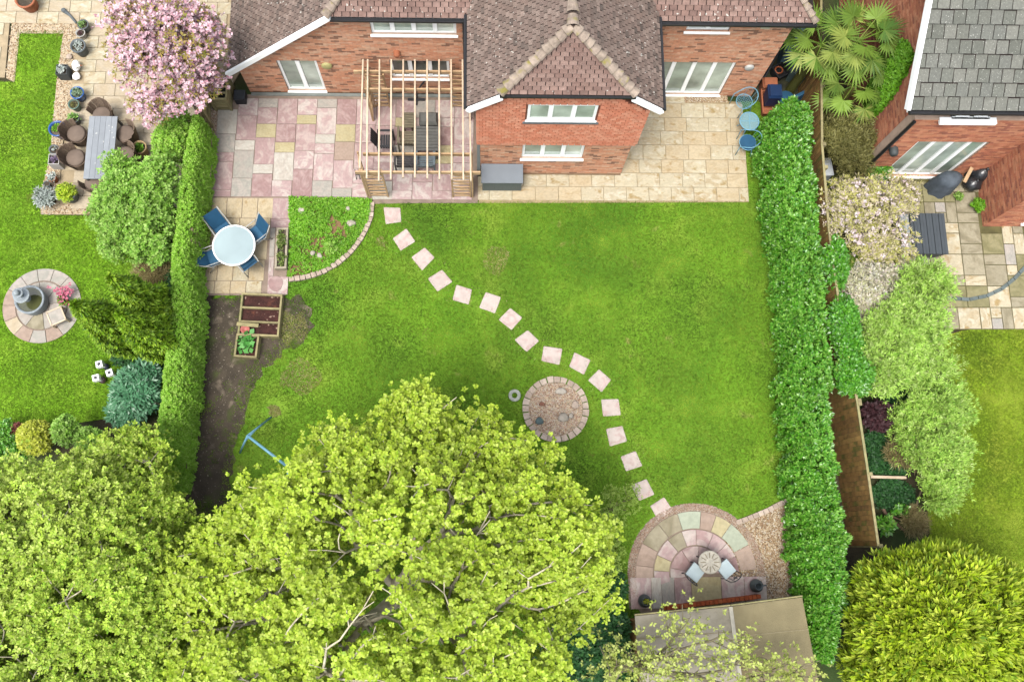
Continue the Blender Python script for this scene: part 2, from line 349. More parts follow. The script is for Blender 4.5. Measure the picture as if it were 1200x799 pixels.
LR = [(1128, 388), (1260, 386), (1270, 799), (1180, 799), (1130, 655), (1090, 640), (1085, 560), (1120, 470), (1100, 400)]
sheet('lawn_right', rag(LR, 14, 1.5), .012, LAWNR)
SB = [(236, 347), (290, 349), (322, 348), (328, 362), (330, 380), (324, 400), (304, 420), (286, 445), (280, 480), (272, 510), (268, 548), (262, 590), (214, 600), (224, 470)]
SBX = rag([(258 + (x - 258) * (1.5 if x > 258 else 1), 470 + (y - 470) * (1.06 if y > 400 else 1)) for x, y in SB], 6, 4)
sheet('soil_bed', SBX, .022, SOIL, .02)
GM = {}
for nm, c in (('grass', [C(106, 146, 12), C(126, 164, 28), C(88, 128, 10), C(152, 178, 54)]), ('grass_left', [C(118, 170, 14), C(140, 186, 34), C(104, 152, 12), C(160, 196, 60)]), ('grass_right', [C(136, 168, 18), C(158, 182, 38), C(116, 152, 14), C(178, 194, 70)])):
    c = [tuple(v * 1.17 for v in q[:3]) + (1,) for q in c]; GM[nm] = M(nm + '_blade', c, .8, .5, .22, 0, trans=.25, patch=[(tuple(x * .8 for x in c[2][:3]) + (1,), 7, .54, .7), (tuple(x * 1.15 for x in c[3][:3]) + (1,), 11, .58, .72), (tuple(x * 1.25 for x in c[3][:3]) + (1,), 1.0, .56, .74), (tuple(x * .8 for x in c[2][:3]) + (1,), .4, .52, .68), (C(160, 150, 80), 1.9, .68, .8)])
def grass(name, label, pg, n, mat, L_=.055, W_=.016, holes=(), thin=None, fuzz=()):
    P_ = [(p.x, p.y) for p in poly(pg)]; a = np.array(P_)
    x = rng.uniform(a[:, 0].min(), a[:, 0].max(), int(n)); y = rng.uniform(a[:, 1].min(), a[:, 1].max(), int(n)); ok = inpoly(x, y, P_)
    for h in holes:
        ok &= ~(inpoly(x, y, h) & (rng.random(len(x)) < .985))
    wob = sum(np.sin(x * a + y * b + c) for a, b, c in ((3.1, 1.7, 0), (-2.2, 4.3, 1), (6.7, 5.1, 2), (9.3, -7.7, 3), (15, 11, 4), (-13, 18, 5))) / 3.2
    for h, pr in fuzz: ok &= ~(inpoly(x, y, h) & (rng.random(len(x)) * .6 + .2 + .35 * wob < pr))
    for (cx, cy, r, pr) in (thin or []):
        d = np.hypot(x - cx, y - cy); ok &= ~((d < r * rng.uniform(.5, 1.1, len(x))) & (rng.random(len(x)) < pr))
    x, y = x[ok], y[ok]; m = len(x); P3 = np.stack([x, y, np.full(m, .02)], 1)
    az = rng.uniform(0, 6.283, m); el = rng.uniform(.35, 1.2, m); D = np.stack([np.cos(az) * np.cos(el), np.sin(az) * np.cos(el), np.sin(el)], 1)
    o = leafobj(name, P3, D, rng.normal(0, .2, (m, 3)) + [0, 0, 1], L_ * rng.uniform(.6, 1.3, m), W_ * rng.uniform(.7, 1.3, m), rng.random(m), mat, None, 'stuff', 'blade')
    o['label'] = label; o['category'] = 'grass'; return o

# ------------------------------------------------------------ paving
def slab_mesh():
    m = MB(); q = [(-.5, -.5), (.5, -.5), (.5, .5), (-.5, .5)]; e = .012
    b = [(x, y, 0) for x, y in q]; t = [(x, y, .8) for x, y in q]; c = [(x * (1 - 2 * e), y * (1 - 2 * e), 1) for x, y in q]
    m.add(b + t + c, [(i, (i + 1) % 4, 4 + (i + 1) % 4, 4 + i) for i in range(4)] + [(4 + i, 4 + (i + 1) % 4, 8 + (i + 1) % 4, 8 + i) for i in range(4)] + [(8, 9, 10, 11)], 0.0)
    return m.mesh('slab')
SLABM = {}
def slab(x0, x1, y0, y1, z, mat, par, gap=.012, th=.04, rot=0, name='slab'):
    k = mat.name
    if k not in SLABM: SLABM[k] = slab_mesh(); SLABM[k].materials.append(mat)
    o = bpy.data.objects.new(name, SLABM[k]); col.objects.link(o); o.parent = par
    o.location = ((x0 + x1) / 2, (y0 + y1) / 2, z - th + random.uniform(-.003, .003)); o.scale = (x1 - x0 - gap, y1 - y0 - gap, th)
    o.rotation_euler = (random.uniform(-.004, .004), random.uniform(-.004, .004), rot + random.uniform(-.006, .006)); return o
def wedge(cx, cy, r0, r1, a0, a1, z, mat, par, gap=.012, th=.04, name='slab', zb=None):
    m = MB(); n = max(2, int((a1 - a0) * r1 / .12)); g0, g1 = gap / 2 / max(r0, .1), gap / 2 / r1; q = []
    for i in range(n + 1): a = a0 + g1 + (a1 - a0 - 2 * g1) * i / n; q.append((cx + (r1 - gap / 2) * math.cos(a), cy + (r1 - gap / 2) * math.sin(a)))
    if r0 > .05:
        for i in range(n + 1): a = a1 - g0 - (a1 - a0 - 2 * g0) * i / n; q.append((cx + (r0 + gap / 2) * math.cos(a), cy + (r0 + gap / 2) * math.sin(a)))
    else: q.append((cx, cy))
    c = Vector((sum(p[0] for p in q) / len(q), sum(p[1] for p in q) / len(q), z)); zz = z + random.uniform(-.003, .003)
    inn = [(c.x + (p[0] - c.x) * .985, c.y + (p[1] - c.y) * .985) for p in q]
    zl = z - th if zb is None else zb
    m.hexa([(p[0], p[1], zl) for p in q], [(p[0], p[1], zz - .006) for p in q], 0.); m.f.pop(1); m.r.pop()
    k = len(m.v); m.v += [(p[0], p[1], zz) for p in inn]; nn = len(q)
    m.f += [(nn + i, nn + (i + 1) % nn, k + (i + 1) % nn, k + i) for i in range(nn)] + [tuple(range(k, k + nn))]; m.r += [0.] * (nn + 1)
    me = m.mesh(name, False, c); o = link(name, me, mat, par); o.location = c - rootof(par).location; return o

# rose terrace: columns of random-length slabs, slightly fanned as laid
mrt = MB(); mrt.prism([(p.x, p.y) for p in poly([(258, 112), (563, 112), (560, 239), (484, 239), (438, 240), (340, 234), (335, 347), (238, 347), (249, 230)])], -.02, .03)
ter = struct('rose_terrace', mrt, JOINT)
top0, bot0 = at(258, 117), at(420, 232); u6 = mpp(340, 170) * 23.35
x = at(253.5, 170).x; ytop = at(340, 117).y; ybot = at(340, 232).y
mix = [S_ROSE, S_ROSE, S_ROSE2, S_PINK, S_PINK, S_GREY, S_WHT, S_ROSE, S_BUFF, S_TAN, S_PINK]
RWS = [[(1.35, S_WHT), (1, S_GREY), (.5, S_ROSE), (1.5, S_ROSE), (.3, S_ROSE)], [(.95, S_PINK), (1.35, S_ROSE), (.55, S_WHT), (1.5, S_GREY), (.85, S_GREY)],
       [(.5, S_GREY), (.9, S_ROSE), (.75, S_BUFF), (1.45, S_ROSE), (.5, S_WHT), (1.3, S_ROSE2)], [(1.4, S_ROSE), (1., S_ROSE2), (.55, S_BUFF), (1.5, S_WHT), (.8, S_PINK)],
       [(.9, S_PINK), (.5, S_BUFF), (1.45, S_ROSE), (1, S_PINK), (1.4, S_ROSE2)], [(.5, S_GREY), (1.45, S_PINK), (.5, S_WHT), (.55, S_PINK), (1.45, S_PINK), (1, S_GREY), (.25, S_ROSE)],
       [(1.4, S_ROSE2), (.95, S_BUFF), (1, S_TAN), (1.5, S_PINK), (.8, S_GREY)], [(1.4, S_PINK), (1, S_ROSE), (1.4, S_ROSE), (.8, S_PINK), (.8, S_PINK)]]
xr = at(560, 170).x; ncol = int(round((xr - x) / u6))
for c in range(ncol):
    x0 = x + c * u6; y = ytop; seq = RWS[c] if c < len(RWS) else [(random.choice([.5, 1, 1, 1.45]), random.choice(mix)) for _ in range(9)]
    if c == 0: y -= u6 * .62
    yb = ybot - (.06 if c > 7 else 0)
    for i, (ln, mt) in enumerate(seq):
        if y <= yb + .04: break
        y1 = max(yb, y - ln * u6)
        if y1 - yb < .12: y1 = yb
        slab(x0 - (.07 * (y - ytop) / -3), x0 + u6 - (.07 * (y - ytop) / -3), y1, y, .05, mt, ter); y = y1
xe = at(297 + 22, 290).x; x0l = at(245, 290).x
yq = at(290, 233).y; hq = (yq - at(290, 345).y) / 4.6; wq = (at(318, 290).x - x0l) / 4
for r in range(5):
    for c in range(4):
        y1 = yq - r * hq; y0 = y1 - (hq if r < 4 else hq * .6); sh = -.05 * r
        slab(x0l + c * wq + sh, x0l + (c + 1) * wq + sh, y0, y1, .05, random.choice([S_CREAM, S_CREAM, S_OLD]), ter)
for yy0, yy1, mt in ((233, 258, S_ROSE), (258, 268, S_ROSE), (268, 280, S_GREY), (280, 302, S_GREY), (302, 325, S_PINK), (325, 346, S_PINK)):
    xa = at(319, yy0).x - (yy0 - 233) * .0012; xb = xa + (u6 if yy0 < 265 or yy0 > 310 else u6 * .26)
    slab(xa, xb, at(319, yy1).y, at(319, yy0).y, .05, mt, ter)
# cream terrace
mct = MB(); mct.prism([(p.x, p.y) for p in poly([(561, 203), (727, 203), (727, 115), (800, 115), (868, 121), (877, 238), (561, 239)])], -.02, .028)
cte = struct('cream_terrace', mct, M('sand_joint', [C(188, 168, 128)], .95, 4, .2, .3, 30))
RY = [112, 122, 139, 155, 171, 188, 204, 220.5, 236.5]
xw = at(727, 180).x; xR = at(873.5, 180).x; xL = at(560, 220).x; wS = mpp(800, 180) * 26
for r in range(8):
    ya, yb = at(740, RY[r]).y, at(740, RY[r + 1]).y; xs = xw if r < 6 else xL; xe_ = xR if r else at(802, 117).x
    xx = xs - (r % 2) * wS * .5 * (1 if r > 5 else .4)
    while xx < xe_ - .03:
        x1 = min(xe_, xx + wS * random.choice([1, 1, 1, 1.02]));
        if xe_ - x1 < .15: x1 = xe_
        if x1 - max(xx, xs) > .03: slab(max(xx, xs), x1, yb, ya, .05, random.choice([S_OLD, S_OLD, S_CREAM]), cte, .009)
        xx = x1
# concrete drain strip by the wall
md = MB(); a, b = at(295, 110), at(560, 117); md.box(a.x, b.x, b.y + .03, a.y, -.02, .06); struct('drain_strip', md, M('grey_concrete', [C(150, 156, 150)], .9, 5, .15, .2))
# stepping stones
SP = [(461, 253, 4, .0), (473.4, 282.4, 36, 1), (495.6, 303.6, 42, 1), (516, 329.4, 38, 1), (541.4, 346.4, -14, 1), (574.4, 355, -20, 1), (599, 374, 48, 1), (617, 400.6, 42, 1), (646.4, 417, -10, 1), (678.6, 426.4, -26, 1), (702.6, 447, -42, 1), (715.4, 478, 4, 1), (722, 511, 14, 1), (739, 541, 20, 1), (752.6, 573.6, 22, 1), (775, 596, 34, 1)]
stones_root = None
for i, (px, py, rot, k) in enumerate(SP):
    c = at(px, py); m = MB(); h = .245; q = []
    for a, b in ((-1, -1), (1, -1), (1, 1), (-1, 1)):
        q += [(a * h * .98 + random.uniform(-.03, .03), b * h * .95 + random.uniform(-.03, .03))]
    # rounded corners
    rr = []
    for j in range(4):
        p0, p1, p2 = q[j - 1], q[j], q[(j + 1) % 4]
        for t in (.14, .05): rr.append((p1[0] + (p0[0] - p1[0]) * t, p1[1] + (p0[1] - p1[1]) * t))
        for t in (.05, .14): rr.append((p1[0] + (p2[0] - p1[0]) * t, p1[1] + (p2[1] - p1[1]) * t))
    b0 = [(x, y, -.02) for x, y in rr]; t0 = [(x, y, .034) for x, y in rr]; t1 = [(x * .95, y * .95, .044) for x, y in rr]
    m.hexa(b0, t0, random.random()); m.f.pop(1); m.r.pop(); kk = len(m.v); m.v += t1; n = len(rr)
    m.f += [(n + j, n + (j + 1) % n, kk + (j + 1) % n, kk + j) for j in range(n)] + [tuple(range(kk, kk + n))]; m.r += [m.r[0]] * (n + 1)
    o = link('stepping_stone', m.mesh('stepping_stone'), S_STEP); o.location = (c.x, c.y, 0); o.rotation_euler = (0, 0, math.radians(rot)); o['category'] = 'paving stone'; o['group'] = 'stepping stones winding across the lawn'
    od = ['first', 'second', 'third', 'fourth', 'fifth', 'sixth', 'seventh', 'eighth']
    o['label'] = (od[i] + ' rose stepping stone in the lawn counting from the pergola') if i < 8 else (od[15 - i] + ' rose stepping stone in the lawn counting from the round patio')

# ------------------------------------------------------------ houses
class Wall:
    def __init__(s, O, U, Nn): s.O = Vector(O); s.U = Vector(U); s.N = Vector(Nn)
    def p(s, u, d, z): return s.O + s.U * u + s.N * d + Vector((0, 0, z))
    def ob(s, mb, u0, u1, d0, d1, z0, z1, r=None, z1b=None, z0b=None):
        z1b = z1 if z1b is None else z1b
        b = [s.p(u0, d0, z0), s.p(u1, d0, z0), s.p(u1, d1, z0), s.p(u0, d1, z0)]; t = [s.p(u0, d0, z1), s.p(u1, d0, z1b), s.p(u1, d1, z1b), s.p(u0, d1, z1)]
        mb.hexa(b, t, r)
    def px(s, x, y):      # pixel -> (u, z) on the wall's face
        r = Vector(ray(x, y)); o = Vector((0, 0, CAMH)); t = (s.O - o).dot(s.N) / r.dot(s.N); q = o + r * t - s.O; return q.dot(s.U), q.z
    def build(s, name, par, u0, u1, z0, top, ops, bmat, th=.28, bw=.215, bh=.065, j=.01, proud=.008):
        """top: list of (u, z) knots; ops: (ua, ub, za, zb)"""
        tf = lambda u: float(np.interp(u, [k[0] for k in top], [k[1] for k in top]))
        cuts = sorted(set([u0, u1] + [k[0] for k in top if u0 < k[0] < u1] + [o[i] for o in ops for i in (0, 1)])); m = MB()
        for a, b in zip(cuts, cuts[1:]):
            zz = z0
            for o in sorted([o for o in ops if o[0] <= a + 1e-6 and o[1] >= b - 1e-6], key=lambda o: o[2]):
                if o[2] > zz + .01: s.ob(m, a, b, 0, -th, zz, o[2])
                zz = o[3]
            if zz < min(tf(a), tf(b)): s.ob(m, a, b, 0, -th, zz, tf(a), z1b=tf(b))
        w = part(name, m, MORTAR, par); k = MB(); row = 0; z = z0 + j / 2
        zt = max(q[1] for q in top)
        while z < zt:
            u = u0 - (row % 2) * (bw + j) / 2
            while u < u1:
                a, b = max(u, u0), min(u + bw, u1); c = (a + b) / 2
                if b - a > .03 and z + bh < min(tf(a), tf(b)) + .03:
                    segs = [(a, b)]
                    for o in ops:
                        if z + bh > o[2] + .02 and z < o[3] - .02:
                            ns = []
                            for (p, q) in segs:
                                if o[1] <= p or o[0] >= q: ns.append((p, q)); continue
                                if o[0] - p > .02: ns.append((p, o[0]))
                                if q - o[1] > .02: ns.append((o[1], q))
                            segs = ns
                    r = random.random()
                    for p, q in segs: s.ob(k, p, q, proud + random.uniform(-.002, .002), -.02, z, z + bh, r)
                u += bw + j
            z += bh + j; row += 1
        part('brick', k, bmat, w, kind='stuff'); return w
    def window(s, par, u0, u1, z0, z1, n, name='window', glass=None, sill=True, rec=.05, fw=.046, label=None, splits=None):
        m = MB(); d0, d1 = -rec, -rec - .06
        for a, b, c, d in ((u0, u1, z0, z0 + fw), (u0, u1, z1 - fw, z1)): s.ob(m, a, b, d0, d1, c, d)
        for a, b in ((u0, u0 + fw), (u1 - fw, u1)): s.ob(m, a, b, d0 - .001, d1, z0 + fw, z1 - fw)
        us = splits or [u0 + (u1 - u0) * i / n for i in range(n + 1)]
        f = part(name, m, WHITE, par, label=label)
        for i in range(1, len(us) - 1):
            mm = MB(); s.ob(mm, us[i] - fw * .7, us[i] + fw * .7, d0 + .006, d1, z0 + fw, z1 - fw); part('mullion', mm, WHITE, f)
        for i in range(len(us) - 1):
            a = us[i] + (fw if i == 0 else fw * .7); b = us[i + 1] - (fw if i == len(us) - 2 else fw * .7); mm = MB()
            for aa, bb, cc, dd in ((a, b, z0 + fw, z0 + fw + .026), (a, b, z1 - fw - .026, z1 - fw), (a, a + .026, z0 + fw + .026, z1 - fw - .026), (b - .026, b, z0 + fw + .026, z1 - fw - .026)): s.ob(mm, aa, bb, d0 + .012, d1, cc, dd)
            part('sash', mm, WHITE, f); mm = MB(); s.ob(mm, a + .026, b - .026, d0 - .02, d1 + .01, z0 + fw + .026, z1 - fw - .026); part('pane', mm, glass or GLASS, f)
        if sill:
            mm = MB(); s.ob(mm, u0 - .04, u1 + .04, .07, d0, z0 - .04, z0 - .002); part('sill', mm, WHITE, f)
        return f

class Roof:
    def __init__(s): s.sl = []; s.n = 0
    def slope(s, O, U, V, pg, tw, tg, mat, th=.018, lap=.006, jit=.004, under=None, par=None):
        O, U, V = Vector(O), Vector(U).normalized(), Vector(V).normalized(); Nn = U.cross(V)
        if Nn.z < 0: Nn = -Nn
        us = [p[0] for p in pg]; vs_ = [p[1] for p in pg]; row = 0; v = min(vs_)
        while v < max(vs_):
            u = min(us) - (row % 2) * tw / 2
            nu = int((max(us) - min(us)) / tw) + 3; uu = u + np.arange(nu) * tw
            ok = inpoly(uu + tw / 2, np.full(nu, min(v + tg * .5, max(vs_) - .001)), pg)
            for q in uu[ok]:
                uL, uR = max(q, min(us)), min(q + tw, max(us)); tww = uR - uL
                if tww < .03: continue
                o = O + U * ((uL + uR) / 2) + V * (v + tg * .5) + Nn * (.012 + random.uniform(0, jit))
                tl = 0.17 + random.uniform(-.03, .03)      # lower edge kicked up over the course below
                Vt = (V * math.cos(tl) - Nn * math.sin(tl)); Nt = (Nn * math.cos(tl) + V * math.sin(tl)); rz = random.gauss(0, .012)
                U2 = U * math.cos(rz) + Vt * math.sin(rz); V2 = Vt * math.cos(rz) - U * math.sin(rz)
                if U2.cross(V2).dot(Nt) < 0: U2 = -U2
                s.sl.append((o, U2 * (tww - .022), V2 * (tg + lap), Nt * th, mat, par))
            v += tg; row += 1
    def emit(s, limit=300, name='roof_tile'):
        ar = []
        for i, t in enumerate(s.sl):
            x, y, d = proj(t[0]); inn = 0 <= x <= 1200 and 0 <= y <= 799; ar.append((0 if inn else 1, d, i))
        ar.sort(); unit = {}; rest = {}
        for rank, (_, _, i) in enumerate(ar):
            o, U, V, Nn, mat, par = s.sl[i]; rl = rootof(par).location
            if rank < limit:
                if mat.name not in unit:
                    mb = MB(); mb.box(-.5, .5, -.5, .5, -.5, .5, 0.); unit[mat.name] = mb.mesh(name); unit[mat.name].materials.append(mat)
                ob = bpy.data.objects.new(name, unit[mat.name]); col.objects.link(ob); ob.parent = par; c = o - rl
                ob.matrix_basis = Matrix(((U.x, V.x, Nn.x, c.x), (U.y, V.y, Nn.y, c.y), (U.z, V.z, Nn.z, c.z), (0, 0, 0, 1)))
            else:
                mb = rest.setdefault((mat.name, par.name), (MB(), mat, par))[0]; r = random.random()
                mb.hexa([o + U * a + V * b - Nn * .5 for a, b in ((-.5, -.5), (.5, -.5), (.5, .5), (-.5, .5))], [o + U * a + V * b + Nn * .5 for a, b in ((-.5, -.5), (.5, -.5), (.5, .5), (-.5, .5))], r)
        for mb, mat, par in rest.values(): part(name, mb, mat, par, kind='stuff')
def ridges(p0, p1, r, par, mat, L_=.3, step=None, hump=True):
    """half-round ridge or hip tiles lapped from p0 (low) to p1"""
    p0, p1 = Vector(p0), Vector(p1); n = max(1, int((p1 - p0).length / (step or L_))); d = (p1 - p0) / n; dn = d.normalized(); s = dn.cross(Vector((0, 0, 1))).normalized(); w = s.cross(dn)
    for i in range(n):
        m = MB(); a = p0 + d * i; b = p0 + d * (i + .9); vs = []
        for c, rr, lift in ((a, r * 1.2, .03), (b, r * .86, .0)):
            for k in range(7): t = math.pi * k / 6; vs.append(c + s * math.cos(t) * rr + w * (math.sin(t) * rr * .8 + lift))
            for k in range(6, -1, -1): t = math.pi * k / 6; vs.append(c + s * math.cos(t) * (rr - .015) + w * (math.sin(t) * (rr - .015) * .8 + lift))
        N_ = 14; m.add(vs, [(k, (k + 1) % N_, N_ + (k + 1) % N_, N_ + k) for k in range(N_)] + [tuple(range(N_))[::-1], tuple(range(N_, 2 * N_))], 0.)
        part('ridge_tile', m, mat, par)

Yf = at(600, 111).y; Yb = at(600, 204).y
HX0, HX1 = -6.78, 8.12
house = thing('brick_house', 'large orange brick house with brown clay tiled hipped roof and pergola beside it', 'house', ((HX0 + HX1) / 2, Yf, 0))
WF = Wall((0, Yf, 0), (1, 0, 0), (0, -1, 0))
def rect(w, x0, x1, yt, yb, ub=None):     # window rectangle from pixel rows, u from the bottom row
    a = w.px(x0, yb); b = w.px(x1, yb); t = w.px((x0 + x1) / 2, yt); return [a[0], b[0], a[1], t[1]]
o1 = rect(WF, 339.5, 383.5, 71.5, 109.5); o1[2] = .1
o2 = rect(WF, 436, 535, 25, 40.5); o2[3] = 4.02; o3 = rect(WF, 460, 527.5, 72, 92)
o4 = rect(WF, 776, 843.5, 73, 111); o4[0] -= .95; o4[2] = .08; o5 = rect(WF, 803, 854, 25, 37); o5[3] = 4.02
WF.build('wall', house, HX0, HX1, 0, [(HX0, 1.25), (-3.9, 3.95), (-3.8, 4.1), (HX1, 4.1)], [o1, o2, o3, o4, o5], BRICK)
WF.window(house, *o1, 2, 'french_door', GLASS, False); WF.window(house, *o2, 4); WF.window(house, *o3, 3, glass=GLASSD)
WF.window(house, *o4, 4, 'patio_door', GLASS, False, splits=[o4[0], o4[0] + .95, o4[0] + .95 + (o4[1] - o4[0] - .95) / 3, o4[0] + .95 + (o4[1] - o4[0] - .95) * 2 / 3, o4[1]]); WF.window(house, *o5, 2)
for oo, za in ((o1, .096), (o4, .078)): m = MB(); WF.ob(m, oo[0] - .02, oo[1] + .02, .06, -.05, .01, za); part('door_threshold', m, WHITE, house)
# side and back walls of the main body
for nm, O, U, Nn, w_, tp in (('side_wall', (HX1, Yf, 0), (0, 1, 0), (1, 0, 0), 8.4, [(0, 3.98), (8.4, 3.98)]), ('side_wall', (HX0, Yf, 0), (0, 1, 0), (-1, 0, 0), 8.4, [(0, 1.1), (8.4, 1.1)]), ('side_wall', (HX0, Yf + 8.4, 0), (1, 0, 0), (0, 1, 0), HX1 - HX0, [(0, 1.2), (2.9, 3.8), (HX1 - HX0, 3.98)])):
    ww = Wall(O, U, Nn); ww.build(nm, house, .285 if O[1] == Yf else 0, w_, 0, tp, [], BRICK)
# projecting wing
WB = Wall((0, Yb, 0), (1, 0, 0), (0, -1, 0)); bx0, bx1 = at(563, 204).x, at(727, 204).x
b1 = rect(WB, 617, 697, 121, 139.5); b2 = rect(WB, 611, 682, 169, 186); zh = WB.px(650, 167)[1]; hx0 = bx0 - .1; hx1 = bx1 + .1; zc = WB.px(600, 112.5)[1] + .04; ze = WB.px(559, 127)[1]
cl, crr = WB.px(600, 112)[0], WB.px(725, 112)[0]
WB.build('wing_wall', house, bx0, bx1, 0, [(bx0, zh), (bx1, zh)], [b2], BRICK)
wu = Wall((0, Yb - .01, 0), (1, 0, 0), (0, -1, 0)); m = MB()
tp = [(hx0, ze), (cl, zc), (crr, zc), (hx1, ze)]; tf = lambda u: float(np.interp(u, [k[0] for k in tp], [k[1] for k in tp]))
cuts = sorted([hx0, cl, b1[0], b1[1], crr, hx1])
for a, b in zip(cuts, cuts[1:]):
    if a >= b1[0] - 1e-6 and b <= b1[1] + 1e-6: wu.ob(m, a, b, .03, -.3, zh, b1[2]); wu.ob(m, a, b, .03, -.3, b1[3], tf(a), z1b=tf(b))
    else: wu.ob(m, a, b, .03, -.3, zh, tf(a), z1b=tf(b))
tw_ = part('tile_hung_wall', m, M('hung_backing', [C(150, 90, 70)], .9), house); m = MB(); z = zh - .04; row = 0
while z < zc:
    u = hx0 - (row % 2) * .0825
    while u < hx1:
        a, b = max(u, hx0 - .01), min(u + .148, hx1 + .01); c = (a + b) / 2
        if b - a > .04 and z + .09 < tf(c) and not (b > b1[0] - .02 and a < b1[1] + .02 and z + .09 > b1[2] - .02 and z < b1[3]):
            jj = random.uniform(0, .004); bb = [wu.p(a, .066 + jj, z), wu.p(b, .066 + jj, z), wu.p(b, .03, z), wu.p(a, .03, z)]; tt = [wu.p(a, .044, z + .115), wu.p(b, .044, z + .115), wu.p(b, .03, z + .115), wu.p(a, .03, z + .115)]
            m.hexa(bb, tt)
        u += .165
    z += .1; row += 1
part('hung_tile', m, HANG, tw_, kind='stuff')
wu.window(house, *b1, 3, rec=-.02); m = MB(); wu.ob(m, b1[0] - .1, b1[1] + .1, .08, .04, b1[2] - .13, b1[2] - .045); part('lead_flashing', m, LEAD, house)
WB.window(house, *b2, 3)
for O, Nn, s_ in (((bx1, Yb, 0), (1, 0, 0), 1), ((bx0, Yb, 0), (-1, 0, 0), -1)):
    ww = Wall(O, (0, 1, 0), Nn); dpt = Yf - Yb; ww.build('wing_wall', house, .285, dpt - .01, 0, [(0, zh), (dpt, zh)], [], BRICK)
    m = MB(); ww.ob(m, .3, dpt - .01, .1, -.2, zh, 3.95); part('tile_hung_wall', m, HANG, house)
m = MB(); WB.ob(m, bx0 + .01, bx1 - .01, .05, .01, 0, .09); part('plinth', m, PEB, house)
# roofs
roof = part('roof', MB().box(-3.5, 7.9, Yf + .3, Yf + 8, 3.86, 3.94), UNDER, house); RF = Roof()
PIT = .84; ca = 1 / math.hypot(1, PIT); Vm = Vector((0, ca, PIT * ca)); EY = Yf - .16; EZ = onY(500, 21.5, EY)[1]; RH = 4.4; sl = RH / ca
m = MB()
def ply(pts): m.add(pts, [tuple(range(len(pts)))])
RX0 = onY(382, 21.5, EY)[0]; RX1 = at(955, 24, EZ).x
hipx = RX1 - RH          # right hip
ply([(RX0, EY, EZ), (RX1, EY, EZ), (hipx, EY + RH, EZ + RH * PIT), (RX0 + RH, EY + RH, EZ + RH * PIT)])
ply([(RX1, EY, EZ), (RX1, EY + 2 * RH, EZ), (hipx, EY + RH, EZ + RH * PIT)])
RF.slope((RX0, EY, EZ), (1, 0, 0), Vm, [(0, 0), (RX1 - RX0, 0), (RX1 - RX0 - RH, sl), (RH, sl)], .205, .128, TILEF, par=roof)
# left catslide: falls to the left
LX, lz = onY(266, 84, EY); lz -= .05; rise = (EZ - lz) / (RX0 - LX); ca2 = 1 / math.hypot(1, rise)
Lr = (-LX + RX0 + RH); lsl = Lr / ca2; ply([(LX, EY + .02, lz), (RX0, EY + .02, EZ - .01), (LX + Lr, EY + RH, lz + Lr * rise), (RX0, EY + 2 * RH, EZ - .01), (LX, EY + 8.8, lz)])
l1 = (RX0 - LX) / ca2
RF.slope((LX, EY + .02, lz), (0, 1, 0), Vector((ca2, 0, rise * ca2)), [(0, 0), (8.8, 0), (8.8, l1), (RH, lsl), (0, l1)], .165, .11, TILE, par=roof)
# back slope
ply([(RX0, EY + 2 * RH, EZ), (RX0 + RH, EY + RH, EZ + RH * PIT), (hipx, EY + RH, EZ + RH * PIT), (RX1, EY + 2 * RH, EZ)])
# wing roof
WY = Yb - .14; wz = onY(548, 126, WY)[1]; wx0, wx1 = at(548, 100, wz).x, at(775, 100, wz).x; rx = (wx0 + wx1) / 2; hw = (wx1 - wx0) / 2; rzz = wz + hw * .85; cw = 1 / math.hypot(1, .85)
zcl = onY(660, 111, WY)[1]; ux = (zcl - wz) / .85; ap = at(665, 31, rzz); YA = ap.y; YN = EY + (rzz - EZ) / PIT + .3
ply([(wx0, WY, wz), (wx0 + ux, WY, zcl), (rx, YA, rzz), (rx, YN, rzz), (wx0, EY, wz)])
ply([(wx1, WY, wz), (wx1, EY, wz), (rx, YN, rzz), (rx, YA, rzz), (wx1 - ux, WY, zcl)])
ply([(wx0 + ux, WY, zcl), (wx1 - ux, WY, zcl), (rx, YA, rzz)])
part('roof_underlay', m, UNDER, roof)
LN = YN - WY; lc = hw / cw
pgL = [(0, 0), (EY - WY + .15, 0), (LN + .1, lc), (YA - WY, lc), (0, ux / cw)]
RF.slope((wx0, WY, wz), (0, 1, 0), Vector((cw, 0, .85 * cw)), pgL, .165, .112, TILE, par=roof)
RF.slope((wx1, WY, wz), (0, 1, 0), Vector((-cw, 0, .85 * cw)), pgL, .165, .112, TILE, par=roof, jit=.012)
hv = Vector((0, YA - WY, rzz - zcl)); 
RF.slope((wx0 + ux, WY, zcl), (1, 0, 0), hv, [(0, 0), (2 * (hw - ux), 0), (hw - ux, hv.length)], .205, .105, TILEF, par=roof)
RF.emit(300)
ridges((wx0 + ux - .02, WY + .02, zcl + .02), (rx, YA, rzz + .03), .12, roof, RIDGE, .2)
ridges((wx1 - ux + .02, WY + .02, zcl + .02), (rx, YA, rzz + .03), .12, roof, RIDGE, .2)
ridges((rx, YA - .05, rzz + .02), (rx, YN + .3, rzz + .02), .13, roof, RIDGE, .34)
ridges((RX0, EY, EZ + .02), (RX0 + RH, EY + RH, EZ + RH * PIT + .02), .12, roof, RIDGE, .2)
ridges((RX1, EY, EZ + .02), (hipx, EY + RH, EZ + RH * PIT), .09, roof, RIDGE, .2)
ridges((RX0 + RH, EY + RH, EZ + RH * PIT), (hipx, EY + RH, EZ + RH * PIT), .12, roof, RIDGE, .3)
def gutter(par, a, b, r=.055):
    m = MB(); m.bar(a, b, r * 1.8, r * 1.3); m.tube([Vector(a) + Vector((0, 0, r * .7)), Vector(b) + Vector((0, 0, r * .7))], r * .35, 6); part('gutter', m, GUT, par)
